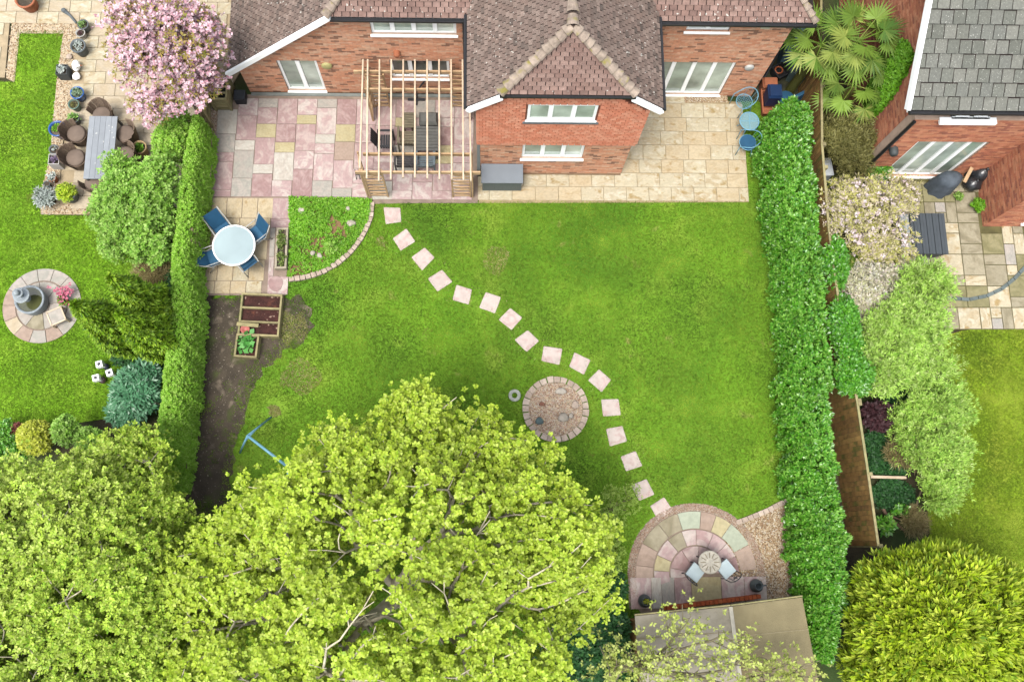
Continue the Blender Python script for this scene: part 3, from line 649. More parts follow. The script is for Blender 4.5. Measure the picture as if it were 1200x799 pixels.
gutter(house, (RX0 + .1, EY - .05, EZ - .06), (wx0 - .02, EY - .05, EZ - .06)); gutter(house, (wx1 + .02, EY - .05, EZ - .06), (RX1 + .05, EY - .05, EZ - .06))
gutter(house, (wx0 - .05, EY, wz - .05), (wx0 - .05, WY - .02, wz - .05)); gutter(house, (wx1 + .05, EY, wz - .05), (wx1 + .05, WY - .02, wz - .05)); gutter(house, (wx0 + ux - .05, WY - .045, zcl - .05), (wx1 - ux + .05, WY - .045, zcl - .05), .04)
def board(par, a, b, h=.2, t=.03, name='bargeboard'):
    m = MB(); a, b = Vector(a), Vector(b); m.bar(a - Vector((0, 0, h / 2)), b - Vector((0, 0, h / 2)), t, h); part(name, m, WHITE, par)
board(house, (LX - .02, EY - .03, lz - .0), (RX0 + .1, EY - .03, lz + (RX0 + .1 - LX) * rise), .15, .08)
board(house, (wx0 - .0, WY - .03, wz - .04), (wx0 + ux, WY - .03, zcl - .06), .12, .12); board(house, (wx1, WY - .03, wz - .04), (wx1 - ux, WY - .03, zcl - .06), .12, .12)
for sf in ((RX0 + .1, wx0, EY, Yf, EZ - .14, EZ - .06), (wx1, RX1, EY, Yf, EZ - .14, EZ - .06), (wx0, bx0, EY, WY + .3, wz - .2, wz - .06), (bx1, wx1, EY, WY + .3, wz - .2, wz - .06)): part('soffit', MB().box(*sf), WHITE, house)
def wall_disc(par, W_, px, py, r, mat, name, d=.07):
    u, z = W_.px(px, py); m = MB(); n = 18; ctr = W_.p(u, 0, z); vs = []
    for dd, rr in ((0, r), (d * .7, r), (d, r * .75), (d * 1.02, .001)): vs += [ctr + W_.N * dd + W_.U * rr * math.cos(6.2832 * k / n) + Vector((0, 0, rr * math.sin(6.2832 * k / n))) for k in range(n)]
    m.add(vs, [(j * n + k, j * n + (k + 1) % n, (j + 1) * n + (k + 1) % n, (j + 1) * n + k) for j in range(3) for k in range(n)]); return part(name, m, mat, par, True)
wall_disc(house, WF, 383, 77, .15, M('cream_lamp', [C(214, 206, 140)], .6, 3, .1, 0), 'wall_lamp', .07)
wall_disc(house, WF, 878, 79, .13, M('pale_lamp', [C(222, 222, 216)], .5, 3, .05, 0), 'wall_lamp', .07); wall_disc(house, WF, 465, 61, .09, TERRA, 'wall_vent', .16)
m = MB(); u, z = WF.px(897, 28); WF.ob(m, u - .12, u + .12, .12, 0, z - .08, z + .08); part('extractor_vent', m, M('cream_plastic', [C(232, 226, 196)], .5, 3, .05, 0), house)
m = MB(); u = .0
m.tube([(RX0 + .15 + 0 * u, Yf - .05, 0), (RX0 + .15, Yf - .05, .02)], .03, 6)
m.tube([(wx0 - .12, Yf - .07, 0), (wx0 - .12, Yf - .07, EZ - .1)], .035, 8); m.tube([(wx1 + .12, Yf - .07, 0.06), (wx1 + .12, Yf - .07, EZ - .1)], .035, 8); part('downpipe', m, GUT, house)

# right neighbour's house
RX, RYY = at(1003, 207).x, 10.35
h2 = thing('slate_roofed_house', 'red brick neighbouring house with grey slate roof and white verge', 'house', (RX, RYY, 0))
W2 = Wall((0, RYY, 0), (1, 0, 0), (0, -1, 0)); EX = at(1150, 250).x - .02; EXY = at(1155, 266).y
p1 = rect(W2, 1042, 1122, 166, 197); p1[2] = .06; p2 = rect(W2, 1104, 1165, 132, 140); p2[0] += .25; p2[1] -= .1; p2[3] = 3.6
W2.build('wall', h2, RX, EX + 3, 0, [(RX, 3.7), (EX + 3, 3.7)], [p1, p2], BRICKR)
W2.window(h2, *p1, 4, 'sliding_door', GLASS, False); f2 = W2.window(h2, *p2, 2, sill=False)
m = MB(); W2.ob(m, p2[0] - .3, p2[1] + .18, .12, -.05, p2[2] - .1, p2[2]); part('sill', m, WHITE, f2)
m = MB(); W2.ob(m, p1[0] - .05, p1[1] + .05, .08, -.05, .0, .058); part('door_threshold', m, WHITE, h2)
WW = Wall((RX, RYY, 0), (0, 1, 0), (-1, 0, 0)); WW.build('gable_wall', h2, .285, 8, 0, [(0, 3.72), (4.0, 3.66 + 4 * .76), (8, 3.66)], [], BRICKR)
WE = Wall((EX, EXY, 0), (0, 1, 0), (-1, 0, 0)); WE.build('extension_wall', h2, 0, RYY - EXY - .01, 0, [(0, 2.9), (3, 2.9)], [], BRICKR)
WS = Wall((0, EXY, 0), (1, 0, 0), (0, -1, 0)); ps = [EX + 1.02, EX + 2.2, .3, 1.6]; WS.build('extension_wall', h2, EX + .001, EX + 3, 0, [(EX, 2.9), (EX + 3, 2.9)], [ps], BRICKR); WS.window(h2, *ps, 2)
m = MB(); m.box(EX - .06, EX + 3, EXY - .06, RYY - .02, 2.9, 2.99); part('extension_roof', m, LEAD, h2)
r2 = part('roof', MB().box(RX + .35, EX + 3, RYY + .4, RYY + 7.6, 3.6, 3.66), UNDER, h2); RS = Roof(); sy = RYY - .14; vx, ez = onY(1066, 129, sy); P2 = .76; c2 = 1 / math.hypot(1, P2); m = MB(); ex = EX + 3.1 - vx
ply([(vx, sy, ez), (vx + ex, sy, ez), (vx + ex, sy + 4.2, ez + 4.2 * P2), (vx, sy + 4.2, ez + 4.2 * P2)]); ply([(vx, sy + 8.4, ez), (vx, sy + 4.2, ez + 4.2 * P2), (vx + ex, sy + 4.2, ez + 4.2 * P2), (vx + ex, sy + 8.4, ez)]); part('roof_underlay', m, UNDER, r2)
RS.slope((vx, sy, ez), (1, 0, 0), Vector((0, c2, P2 * c2)), [(0, 0), (ex, 0), (ex, 4.2 / c2), (0, 4.2 / c2)], .30, .335, SLATE, th=.02, lap=.012, jit=.006, par=r2); RS.emit(300, 'slate')
gutter(h2, (vx, sy - .05, ez - .06), (vx + ex, sy - .05, ez - .06))
board(h2, (vx - .05, sy, ez + .09), (vx - .05, sy + 4.2, ez + .09 + 4.2 * P2), .2, .08); m = MB(); m.tube([(RX - .02, RYY - .07, 0), (RX - .02, RYY - .07, 3.7)], .045, 8); part('downpipe', m, GUT, h2)
m = MB(); m.box(vx, vx + ex, sy, RYY, ez - .16, ez - .08); part('soffit', m, WHITE, h2)

# ------------------------------------------------------------ small builders
def pebbles(name, pg, n, mat, z, s=(.012, .03), label=None, holes=()):
    P_ = [(p.x, p.y) for p in pg]; a = np.array(P_); x = rng.uniform(a[:, 0].min(), a[:, 0].max(), n); y = rng.uniform(a[:, 1].min(), a[:, 1].max(), n)
    ok = inpoly(x, y, P_)
    for h in holes: ok &= ~inpoly(x, y, h)
    m = MB()
    for u, v in zip(x[ok], y[ok]):
        r = random.uniform(*s); e = random.uniform(.6, 1); t = random.uniform(0, 3.14); c, d = math.cos(t), math.sin(t); vs = [(u, v, z + r * .7)]
        for k in range(5): q = 6.2832 * k / 5; X, Y = r * math.cos(q), r * e * math.sin(q); vs.append((u + X * c - Y * d, v + X * d + Y * c, z + random.uniform(-.2, .3) * r))
        m.add(vs, [(0, 1 + k, 1 + (k + 1) % 5) for k in range(5)])
    o = link(name, m.mesh(name), mat, None, 'stuff'); o['label'] = label; o['category'] = 'gravel'; return o
def LM(name, cols, tr=.3, namt=.2, nscale=.9, rough=.55, spec=.25):
    cols = [tuple(min(.82, v * 1.3) for v in c[:3]) + (1,) for c in cols]; tr = min(tr, .22)
    return M(name, cols, rough, nscale, namt, 0, trans=tr, spec=spec)
G_MAPLE = LM('maple_leaf', [C(178, 206, 50), C(200, 222, 80), C(158, 192, 36), C(214, 232, 110), C(186, 212, 60), C(138, 176, 30)])
G_WOOD = LM('woodland_leaf', [C(178, 212, 64), C(202, 226, 90), C(158, 198, 50), C(216, 234, 120), C(186, 216, 72), C(132, 180, 40)], nscale=2, namt=.25)
G_HEDGE = LM('hedge_leaf', [C(140, 202, 52), C(168, 218, 78), C(118, 184, 38), C(192, 230, 108), C(134, 194, 46)], nscale=1.2, namt=.15)
G_LAUR = LM('laurel_leaf', [C(84, 158, 28), C(112, 182, 46), C(64, 138, 22), C(150, 206, 84), C(92, 166, 34), C(54, 122, 20)], .2, .15, .9, .35, .5)
G_CON = LM('golden_conifer_leaf', [C(170, 204, 34), C(200, 222, 52), C(140, 182, 24), C(222, 236, 84), C(104, 150, 18)], nscale=2.2, namt=.3)
G_CON2 = LM('conifer_leaf', [C(124, 174, 28), C(156, 200, 44), C(92, 142, 20), C(176, 212, 60), C(56, 100, 14)], nscale=3, namt=.3)
G_SHR = LM('shrub_leaf', [C(140, 196, 62), C(168, 212, 90), C(116, 176, 44), C(186, 222, 118), C(150, 202, 70)])
G_WILL = LM('willow_leaf', [C(164, 214, 76), C(194, 230, 110), C(128, 190, 52), C(216, 238, 150), C(176, 218, 88)], nscale=2, namt=.3)
G_WHITE = LM('variegated_leaf', [C(244, 236, 216), C(252, 246, 234), C(214, 216, 160), C(250, 230, 220)])
G_DARK = LM('ivy_leaf', [C(40, 84, 40), C(56, 106, 50), C(30, 68, 34), C(70, 124, 60)], .15)
G_RHOD = LM('rhododendron_leaf', [C(80, 144, 96), C(112, 172, 126), C(60, 122, 78), C(140, 192, 152)], .15, .1, .9, .4, .5)
G_BLOS = LM('pink_blossom', [C(248, 206, 218), C(252, 228, 234), C(242, 184, 200), C(254, 242, 244), C(246, 196, 206), C(226, 162, 176)], .3, .08)
G_BRON = LM('bronze_leaf', [C(178, 158, 84), C(194, 170, 92), C(160, 136, 70), C(150, 160, 60)])
G_PALE = LM('pale_blossom_leaf', [C(198, 196, 100), C(214, 208, 128), C(182, 182, 82), C(228, 210, 190), C(204, 200, 110)])
G_DRY = LM('dry_stem', [C(168, 152, 104), C(146, 130, 84), C(186, 172, 124), C(128, 124, 70)], .1)
G_OLIV = LM('olive_twig', [C(140, 136, 76), C(118, 116, 60), C(156, 150, 92), C(98, 100, 48)], .1)
G_PURP = LM('purple_leaf', [C(84, 52, 58), C(64, 40, 44), C(104, 66, 70)], .1)
G_LIME = LM('lime_leaf', [C(196, 208, 60), C(214, 222, 84), C(176, 190, 42), C(224, 228, 110)])
G_SILV = LM('silver_leaf', [C(206, 214, 206), C(186, 200, 190), C(224, 228, 222)], .2)
G_PINK = LM('hot_pink_petal', [C(238, 120, 150), C(246, 150, 176), C(226, 96, 130)])
G_RED = LM('red_leaf', [C(170, 96, 88), C(190, 120, 106), C(140, 84, 70)])
G_COVER = LM('ground_cover_leaf', [C(112, 178, 30), C(138, 198, 50), C(88, 152, 24), C(158, 208, 74)])
G_PALM = LM('palm_leaf', [C(104, 142, 46), C(134, 164, 64), C(80, 118, 36), C(172, 186, 92)], .2)
def shrub(name, label, L, n, k, Ls, Ws, sp, mat, upb=1.4, base=None, group=None, shell=.35, cat='shrub', stem=True, nt_=14, partname='foliage', extra=None, clump=0, cs=.1):
    b = base or (L[0][0] + (563 - L[0][0]) * L[0][2] / CAMH, L[0][1] + (630 - L[0][1]) * L[0][2] / CAMH); g = at(b[0], b[1], 0); t = thing(name, label, cat, g, 0, group)
    if clump:
        Cc, Oc = lobes(L, clump, shell); ids = rng.integers(0, len(Cc), n); P_ = Cc[ids] + rng.normal(0, cs, (n, 3)); O = Oc[ids]; 
    else: P_, O = lobes(L, n, shell)
    P_[:, 2] = np.maximum(P_[:, 2], .06)
    tufts(partname, P_, O + [0, 0, upb] + rng.normal(0, .3, P_.shape), k, Ls, Ws, sp, mat, t)
    if stem:
        T, _ = lobes(L, nt_, .8); T[:, 2] = np.maximum(T[:, 2], .15); nd, pr, rd = skeleton((g.x, g.y, -.03), (g.x, g.y, .12), T, .035); mb = MB(); limbs(nd, pr, rd, mb, 1); part('stems', mb, BARK, t)
    if extra:
        n2, mat2, nm2, l2, w2 = extra; P2, O2 = lobes(L, n2, .12); tufts(nm2, P2, O2 + [0, 0, .8], 5, l2, w2, 1.1, mat2, t)
    return t
def hedge(name, label, path, top, nt_, k, Ls, Ws, sp, mat, cat='hedge', zlow=.1, upb=1.6, rough=.12):
    """path: (px, py, half width px) at the height of the top"""
    pts = [at(a, b, top * .85) for a, b, w in path]; ws = [w * mpp(a, b, top * .85) for a, b, w in path]; g = Vector((pts[len(pts) // 2].x, pts[len(pts) // 2].y, 0)); t = thing(name, label, cat, g)
    s = rng.uniform(0, len(pts) - 1.001, nt_); i = s.astype(int); f = (s - i)[:, None]; A = np.array([list(p) for p in pts]); B = A[i] * (1 - f) + A[i + 1] * f; w = np.array(ws)[i] * (1 - f[:, 0]) + np.array(ws)[i + 1] * f[:, 0]
    dr = nrm(A[i + 1] - A[i]); nr = np.stack([dr[:, 1], -dr[:, 0], np.zeros(nt_)], 1)
    a = rng.uniform(0, math.pi, nt_); rr = rng.random(nt_) ** .22; e = 2.6
    lx = np.sign(np.cos(a)) * np.abs(np.cos(a)) ** (2 / e); lz = np.abs(np.sin(a)) ** (2 / e)
    lump = 1 + rough * (.5 * np.sin(s * 4.1 + lx * 2.5) + .45 * np.sin(s * 7.7 + 1.3 + lz * 3) + .4 * np.sin(s * 12.9 + 4.1 * lx) + .4 * np.sin(s * 21.3 + 5 * lz + 2))
    P_ = B + nr * (lx * rr * w * lump)[:, None]; P_[:, 2] = zlow + (top - zlow) * lz * rr * (.92 + .08 * lump)
    Ax = nr * (lx * .8)[:, None] + np.array([0, 0, 1]) * (lz * .8 + upb)[:, None] + rng.normal(0, .3, (nt_, 3))
    tufts('foliage', P_, Ax, k, Ls, Ws, sp, mat, t)
    sm = MB()
    for j in range(int(len(pts) * 4)):
        q = j / (len(pts) * 4) * (len(pts) - 1.01); ii = int(q); p = pts[ii].lerp(pts[ii + 1], q - ii); p.z = -.03
        for _ in range(3): d = Vector((random.gauss(0, .2), random.gauss(0, .2), top * random.uniform(.5, .85))); sm.tube([p, p + d * .5 + Vector((.03, 0, 0)), p + d], [.025, .018, .008], 5)
    part('stems', sm, BARK, t, kind='stuff'); return t
def ring(mb, c, r, tube, n=28, k=6):
    mb.tube([(c[0] + r * math.cos(6.2832 * i / n), c[1] + r * math.sin(6.2832 * i / n), c[2]) for i in range(n)], tube, k, closed=True)
def pot(px, py, rp, h, mat, label, plant=None, sq=False, group='plant pots along the patio edge', name='plant_pot', ph=1.0, z0=.04, seed=None):
    c = at(px, py, h + z0); s = mpp(px, py, h + z0); r = rp * s; g = Vector((c.x, c.y, z0)); t = thing(name, label, 'plant pot', g, 0, group); m = MB()
    if sq:
        a = random.uniform(-.12, .12)
        for sx, sy, wx, wy in ((0, -1, 2, .12), (0, 1, 2, .12), (-1, 0, .12, 1.76), (1, 0, .12, 1.76)): m.cbox((g.x + sx * r * .94, g.y + sy * r * .94, z0), wx * r, wy * r, h, 0)
        m.cbox((g.x, g.y, z0), r * 1.76, r * 1.76, h * .3)
    else: m.lathe(g, [(.001, 0), (r * .68, 0), (r * .8, h * .4), (r * .93, h * .85), (r * 1.02, h * .88), (r * 1.02, h), (r * .86, h), (r * .84, h * .8), (.001, h * .78)], 22)
    part('pot_body', m, mat, t, not sq); m = MB()
    if sq: m.cbox((g.x, g.y, z0 + h * .7), r * 1.74, r * 1.74, .01)
    else: m.lathe(g, [(.001, h * .84), (r * .85, h * .84)], 16)
    part('soil', m, SOIL, t)
    if plant:
        pm, n, k, l, w, R_, H_ = plant; d = nrm(rng.normal(0, 1, (n, 3))); d[:, 2] = np.abs(d[:, 2]); P_ = np.array([g.x, g.y, z0 + h * .9]) + d * [R_, R_, H_] * (rng.random((n, 1)) ** .4)
        tufts('foliage', P_, d + [0, 0, .5], k, l, w, .9, pm, t)
    return t
def P_leafy(mat, R_, n=60): return (mat, n, 5, .07, .035, R_, R_)

# ------------------------------------------------------------ grass and gravel
terr_h = [[(p.x, p.y) for p in poly([(250, 112), (563, 112), (869, 112), (874.5, 237), (560, 237.5), (556, 239), (437, 239), (434, 258), (424, 280), (404, 303), (385, 317), (336, 328), (336, 346.5), (236, 346.5)])]]
sb = [(p.x, p.y) for p in poly(SB)]; scx, scy = at(258, 470).x, at(258, 470).y
sbo, sbm, sbi = [[(scx + (x - scx) * f + random.uniform(-.1, .1), scy + (y - scy) * (1 + (f - 1) * .5) + random.uniform(-.1, .1)) for x, y in sb] for f in (1.6, 1.2, .85)]
def circ(px, py, rp, n=28, rx=1): c = at(px, py); s = mpp(px, py); return [(c.x + rp * s * math.cos(6.2832 * i / n), c.y + rp * s * math.sin(6.2832 * i / n)) for i in range(n)]
sts = [circ(px, py, 8.4, 8) for px, py, _, _ in SP]
thin = [(at(px, py).x, at(px, py).y, .45, .35) for px, py, _, _ in SP] + [(at(352, 440).x, at(352, 440).y, .6, .4), (at(345, 380).x, at(345, 380).y, .7, .3), (at(320, 430).x, at(320, 430).y, .7, .2), (at(322, 480).x, at(322, 480).y, .4, .8), (at(300, 560).x, at(300, 560).y, 1, .5)]
FP, CP = circ(651, 480, 39), circ(816, 672, 82)
grass('grass', 'mid green mown grass of the middle garden', LAWN, 520000, GM['grass'], holes=terr_h + [FP, CP] + sts, fuzz=[(sbo, .22), (sbm, .42), (sbi, .84)], thin=thin)
grass('grass', 'bright green mown grass of the left garden', LL, 230000, GM['grass_left'], holes=[circ(50, 359, 46)])
grass('grass', 'yellowish green mown grass of the right garden', LR, 150000, GM['grass_right'])

STRAW = M('straw_blade', [C(196, 186, 128), C(168, 160, 90), C(150, 160, 60), C(210, 200, 150)], .85, 2, .2, 0)
for i, (px, py, r_, n_, lb_) in enumerate(((352, 440, 24, 2600, 'bleached worn grass patch right of the raised beds'), (583, 306, 18, 1200, 'faint straw coloured patch in the upper lawn'), (345, 385, 22, 2200, 'scuffed pale grass beside the raised beds'), (322, 482, 9, 700, 'worn bare grass at the foot of the swing frame'), (446, 285, 7, 300, 'small bleached spot beside the curved bed'))):
    cp_ = [(px + r_ * math.cos(k * .524) * random.uniform(.6, 1.15), py + r_ * math.sin(k * .524) * random.uniform(.6, 1.15)) for k in range(12)]; grass('worn_grass', lb_, cp_, n_, STRAW, .05, .018)
wp = [(px + random.gauss(0, 1), py) for px, py, _, _ in SP]; cp_ = [(x - 15, y + 11) for x, y in wp] + [(x + 15, y - 10) for x, y in wp[::-1]]
grass('worn_grass', 'trodden yellowish grass along the stepping stone path', cp_, 9000, STRAW, .045, .015, holes=sts)
# ------------------------------------------------------------ fire circle, round patio
def block_ring(cx, cy, r0, r1, n, z, par, mat, name='edging_block', zb=-.02, skip=()):
    for i in range(n):
        if i in skip: continue
        a = 6.2832 * i / n + random.uniform(-.01, .01); wedge(cx, cy, r0 + random.uniform(-.01, .01), r1 + random.uniform(-.012, .012), a, a + 6.2832 / n - .01, z + random.uniform(-.008, .008), mat, par, .014, .1, name, zb=zb)
c = at(651, 480); s = mpp(651, 480); ft = thing('fire_circle', 'round gravel fire circle edged with pale blocks in the lawn', 'fire pit', (c.x, c.y, 0))
block_ring(c.x, c.y, 31.5 * s, 39 * s, 27, .09, ft, BLOCK); m = MB(); m.lathe(c, [(.001, .03), (32 * s, .03)], 30); part('gravel_base', m, PEBB, ft)
m = MB()
for _ in range(2600):
    a, q = random.uniform(0, 6.283), 31 * s * math.sqrt(random.random()); r = random.uniform(.012, .03); X, Y = c.x + q * math.cos(a), c.y + q * math.sin(a); m.add([(X, Y, .03 + r)] + [(X + r * math.cos(k * 1.2566 + a), Y + r * .8 * math.sin(k * 1.2566 + a), .03) for k in range(5)], [(0, 1 + k, 1 + (k + 1) % 5) for k in range(5)])
part('pebble', m, PEBR, ft, kind='stuff')
def boulder(px, py, rx, ry, h, mat, label, rot=0, z0=.03, group=None):
    c = at(px, py, z0); s = mpp(px, py); m = MB(); n, k = 10, 6; vs = []
    for j in range(k + 1):
        ph = math.pi * j / k
        for i in range(n): q = 6.2832 * i / n; w = 1 + .12 * math.sin(3 * q + j) * math.sin(ph); vs.append((rx * s * math.sin(ph) * math.cos(q) * w, ry * s * math.sin(ph) * math.sin(q) * w, h * .5 - h * .5 * math.cos(ph)))
    m.add(vs, [(j * n + i, j * n + (i + 1) % n, (j + 1) * n + (i + 1) % n, (j + 1) * n + i) for j in range(k) for i in range(n)])
    o = link('rock', m.mesh('rock', True), mat); o.location = (c.x, c.y, z0); o.rotation_euler = (0, 0, rot); o['label'] = label; o['category'] = 'rock'
    if group: o['group'] = group
    return o
RK = M('pale_rock', [C(222, 212, 196), C(196, 186, 170)], .9, 5, .2, .4, 20); RKD = M('slate_rock', [C(104, 124, 124)], .8, 5, .2, .3, 20); RKB = M('brown_rock', [C(160, 110, 90)], .9, 5, .2, .3, 20)
boulder(660, 490, 6.5, 5.5, .15, RK, 'largest pale rounded rock in the fire circle'); boulder(632, 494, 5, 4.5, .12, RKD, 'grey green rock on the left side of the fire circle'); boulder(657, 459, 7, 4, .1, RK, 'flat cream rock at the back of the fire circle'); boulder(674, 475, 4.5, 5, .1, BLOCK, 'tan square rock on the right of the fire circle'); boulder(669, 488, 3, 3.5, .1, RK, 'small white rock next to the largest rock in the fire circle'); boulder(635, 474, 3.5, 2.5, .08, RKB, 'small brown rock in the gravel of the fire circle')
c = at(603, 464); m = MB(); r = .17; m.lathe((c.x, c.y, 0), [(r * .45, .01), (r * .45, .07), (r * .55, .085), (r * .92, .085), (r, .07), (r, 0)], 24); solo('stone_ring', m, M('pale_concrete', [C(196, 200, 186)], .9, 8, .2, .4), 'small grey concrete ring lying on the lawn beside the fire circle', 'garden ornament', Vector((c.x, c.y, 0)))
# round patio
c = at(816, 672); s = mpp(816, 672); rp = struct('round_patio', MB().prism(circ(816, 672, 80) , -.02, .03), JOINT)
MX = [S_GREY, S_MOSS2, S_TAN, S_BUFF, S_WHT]
out = [S_TAN, S_GREY, S_BUFF, S_TAN, S_GREY, S_WHT, S_GREY, S_GREY]; mats_o = [S_TAN, S_GREY, S_BUFF, S_MOSS2, M('sandstone_green', [C(196, 204, 180)], .85, 9, .12, .2), S_MOSS2, S_MOSS2, S_TAN, S_TAN]
sg = mats_o[4]
for i, (a0, a1, mt) in enumerate([(3, 27, S_TAN), (27, 52, sg), (52, 68, S_BUFF), (68, 83, S_TAN), (83, 106, sg), (106, 127, S_MOSS2), (127, 151, S_MOSS2), (151, 172, S_TAN), (172, 190, S_TAN)]): wedge(c.x, c.y, 51 * s, 71 * s, math.radians(a0), math.radians(a1), .05, mt, rp)
for a0, a1, mt in [(2, 22, S_ROSE2), (22, 42, S_PINK), (42, 64, S_PINK), (64, 88, S_ROSE), (88, 108, S_PINK), (108, 130, S_MOSS2), (130, 155, S_PINK), (155, 176, S_BUFF), (176, 196, S_PINK)]: wedge(c.x, c.y, 32 * s, 50 * s, math.radians(a0), math.radians(a1), .05, mt, rp)
for a0, a1, mt in [(0, 40, S_PINK), (40, 82, S_ROSE2), (82, 122, S_ROSE), (122, 168, S_ROSE2), (168, 195, S_PINK)]: wedge(c.x, c.y, 9 * s, 31 * s, math.radians(a0), math.radians(a1), .05, mt, rp)
yt, yb = at(816, 676).y, at(816, 713).y
xs_ = [738, 763, 775, 790, 810, 845, 872, 898]; ms_ = [S_PINK, S_WHT, S_GREY, S_ROSE, S_BUFF, S_PINK, S_PINK]
m2 = MB(); a, b = at(737, 714), at(902, 672); m2.box(a.x, b.x, a.y, b.y, -.021, .027); struct('patio_bed', m2, JOINT)
for i in range(7): slab(at(xs_[i], 690).x, at(xs_[i + 1], 690).x, yb, yt - (0 if i % 2 else .0), .052, ms_[i], rp)
wedge(c.x, c.y, 0, 8.6 * s, 0, 6.28, .049, S_TAN, rp)
pts = []
for i in range(40): a = math.radians(-8 + 205 * i / 39); pts.append(a)
m = MB()
for _ in range(5200):
    a = random.choice(pts) + random.uniform(-.05, .05); q = random.uniform(72, 80) * s; r = random.uniform(.012, .028); X, Y = c.x + q * math.cos(a), c.y + q * math.sin(a); m.add([(X, Y, .045 + r * .8)] + [(X + r * math.cos(k * 1.2566 + a), Y + r * .8 * math.sin(k * 1.2566 + a), .03) for k in range(5)], [(0, 1 + k, 1 + (k + 1) % 5) for k in range(5)])
part('pebble', m, PEBR, rp, kind='stuff')
GRV = [(848, 622), (864, 614), (890, 603), (932, 584), (945, 640), (945, 700), (900, 714), (860, 714)]
sheet('gravel_bed', GRV, .025, PEBB); pebbles('gravel', poly(GRV), 9000, PEB, .03, (.014, .034), 'cream and brown gravel filling the corner beside the round patio')
eg = at(899, 602); et = thing('stone_edging', 'low curved row of grey stone blocks edging the gravel corner', 'edging', (eg.x, eg.y, 0))
q = [(862, 613), (876, 608), (888, 603), (900, 598), (911, 592), (922, 587), (932, 581)]
for i in range(6):
    for h_ in (0, 1):
        a, b = at(*q[i]), at(*q[i + 1]); a, b = a.lerp(b, h_ / 2), a.lerp(b, (h_ + 1) / 2); m = MB(); d = (b - a) * .05; m.bar(a + d + Vector((0, 0, .03)), b - d + Vector((0, 0, .03 + random.uniform(-.01, .01))), .13, .09, 0.); part('edging_block', m, BLOCK, et)
# round patio furniture
c = at(832, 659, .7); g = (c.x, c.y, .05); t = thing('garden_table', 'small ornate round metal table on the round patio', 'table', g); m = MB(); GM_ = M('weathered_metal', [C(206, 200, 184), C(184, 178, 160)], .7, 12, .25, .3)
m.lathe(g, [(.001, .6), (.22, .6), (.3, .61), (.3, .64), (.26, .65), (.2, .635), (.12, .65), (.05, .66), (.001, .66)], 28); part('tabletop', m, GM_, t, True)
for k in range(12): m = MB(); a = k * .5236; m.bar((g[0] + .08 * math.cos(a), g[1] + .08 * math.sin(a), .695), (g[0] + .25 * math.cos(a), g[1] + .25 * math.sin(a), .7), .025, .012); part('scroll', m, M('dark_scroll', [C(150, 140, 120)], .7), t)
for k in range(3): m = MB(); a = k * 2.094 + .4; m.tube([(g[0] + .04 * math.cos(a), g[1] + .04 * math.sin(a), .64), (g[0] + .08 * math.cos(a), g[1] + .08 * math.sin(a), .3), (g[0] + .24 * math.cos(a), g[1] + .24 * math.sin(a), .05)], .015, 6); part('leg', m, BLK, t)
CUSH = M('pale_blue_cushion', [C(214, 232, 236)], .85, 6, .06, .2)
def cushion_chair(px, py, ang, label):
    c = at(px, py, .5); t = thing('garden_chair', label, 'chair', (c.x, c.y, .05), ang, 'cushioned chairs on the round patio')
    m = MB(); m.hexa([(-.2, -.19, .41), (.2, -.19, .41), (.2, .19, .41), (-.2, .19, .41)], [(-.19, -.18, .47), (.19, -.18, .47), (.19, .18, .47), (-.19, .18, .47)]); lpart('cushion', m, CUSH, t)
    m = MB(); 
    for sx, sy in ((-1, -1), (1, -1), (1, 1), (-1, 1)): lm = MB(); lm.bar((sx * .19, sy * .18, 0), (sx * .18, sy * .17, .41), .022); lpart('leg', lm, BLK, t)
    for a, b in (((-.19, -.18, .4), (.19, -.18, .4)), ((.19, -.18, .4), (.19, .18, .4)), ((.19, .18, .4), (-.19, .18, .4)), ((-.19, .18, .4), (-.19, -.18, .4))): m.bar(a, b, .022)
    lpart('seat_frame', m, BLK, t); m = MB()
    m.tube([(-.2, -.18, .4), (-.27, -.18, .75), (-.3, -.1, .86), (-.31, 0, .88), (-.3, .1, .86), (-.27, .18, .75), (-.2, .18, .4)], .013, 6)
    for y in (-.1, 0, .1): m.tube([(-.21, y, .42), (-.3, y * .9, .85)], .008, 5)
    m.ell((-.27, 0, .68), .015, .07, .08); lpart('backrest', m, BLK, t)
cushion_chair(815, 671, math.radians(50), 'garden chair with pale blue cushion left of the ornate table'); cushion_chair(851, 667, math.radians(128), 'garden chair with pale blue cushion right of the ornate table')
JUG = M('grey_jug', [C(110, 122, 124), C(90, 100, 102)], .6, 8, .2, .2)
def jug(px, py, label, plant=None):
    c = at(px, py, .4); g = Vector((c.x, c.y, .05)); t = thing('watering_jug', label, 'jug', g); m = MB(); m.lathe(g, [(.001, 0), (.13, 0), (.17, .12), (.16, .24), (.1, .34), (.11, .38), (.09, .38), (.08, .32), (.001, .12)], 22); part('jug_body', m, JUG, t, True)
    m = MB(); m.tube([g + Vector((.1, 0, .36)), g + Vector((.2, .02, .34)), g + Vector((.23, .02, .24)), g + Vector((.16, 0, .16))], .016, 6); part('handle', m, JUG, t, True)
    if plant: P_ = np.array([[g.x, g.y, .4]] * 10) + rng.normal(0, .03, (10, 3)); tufts('foliage', P_, rng.normal(0, .3, (10, 3)) + [0, 0, 1], 5, .07, .03, .9, plant, t)
jug(889, 687, 'grey metal jug at the right corner of the round patio'); jug(757, 705, 'grey jug holding a small green plant at the left of the round patio', G_LIME)
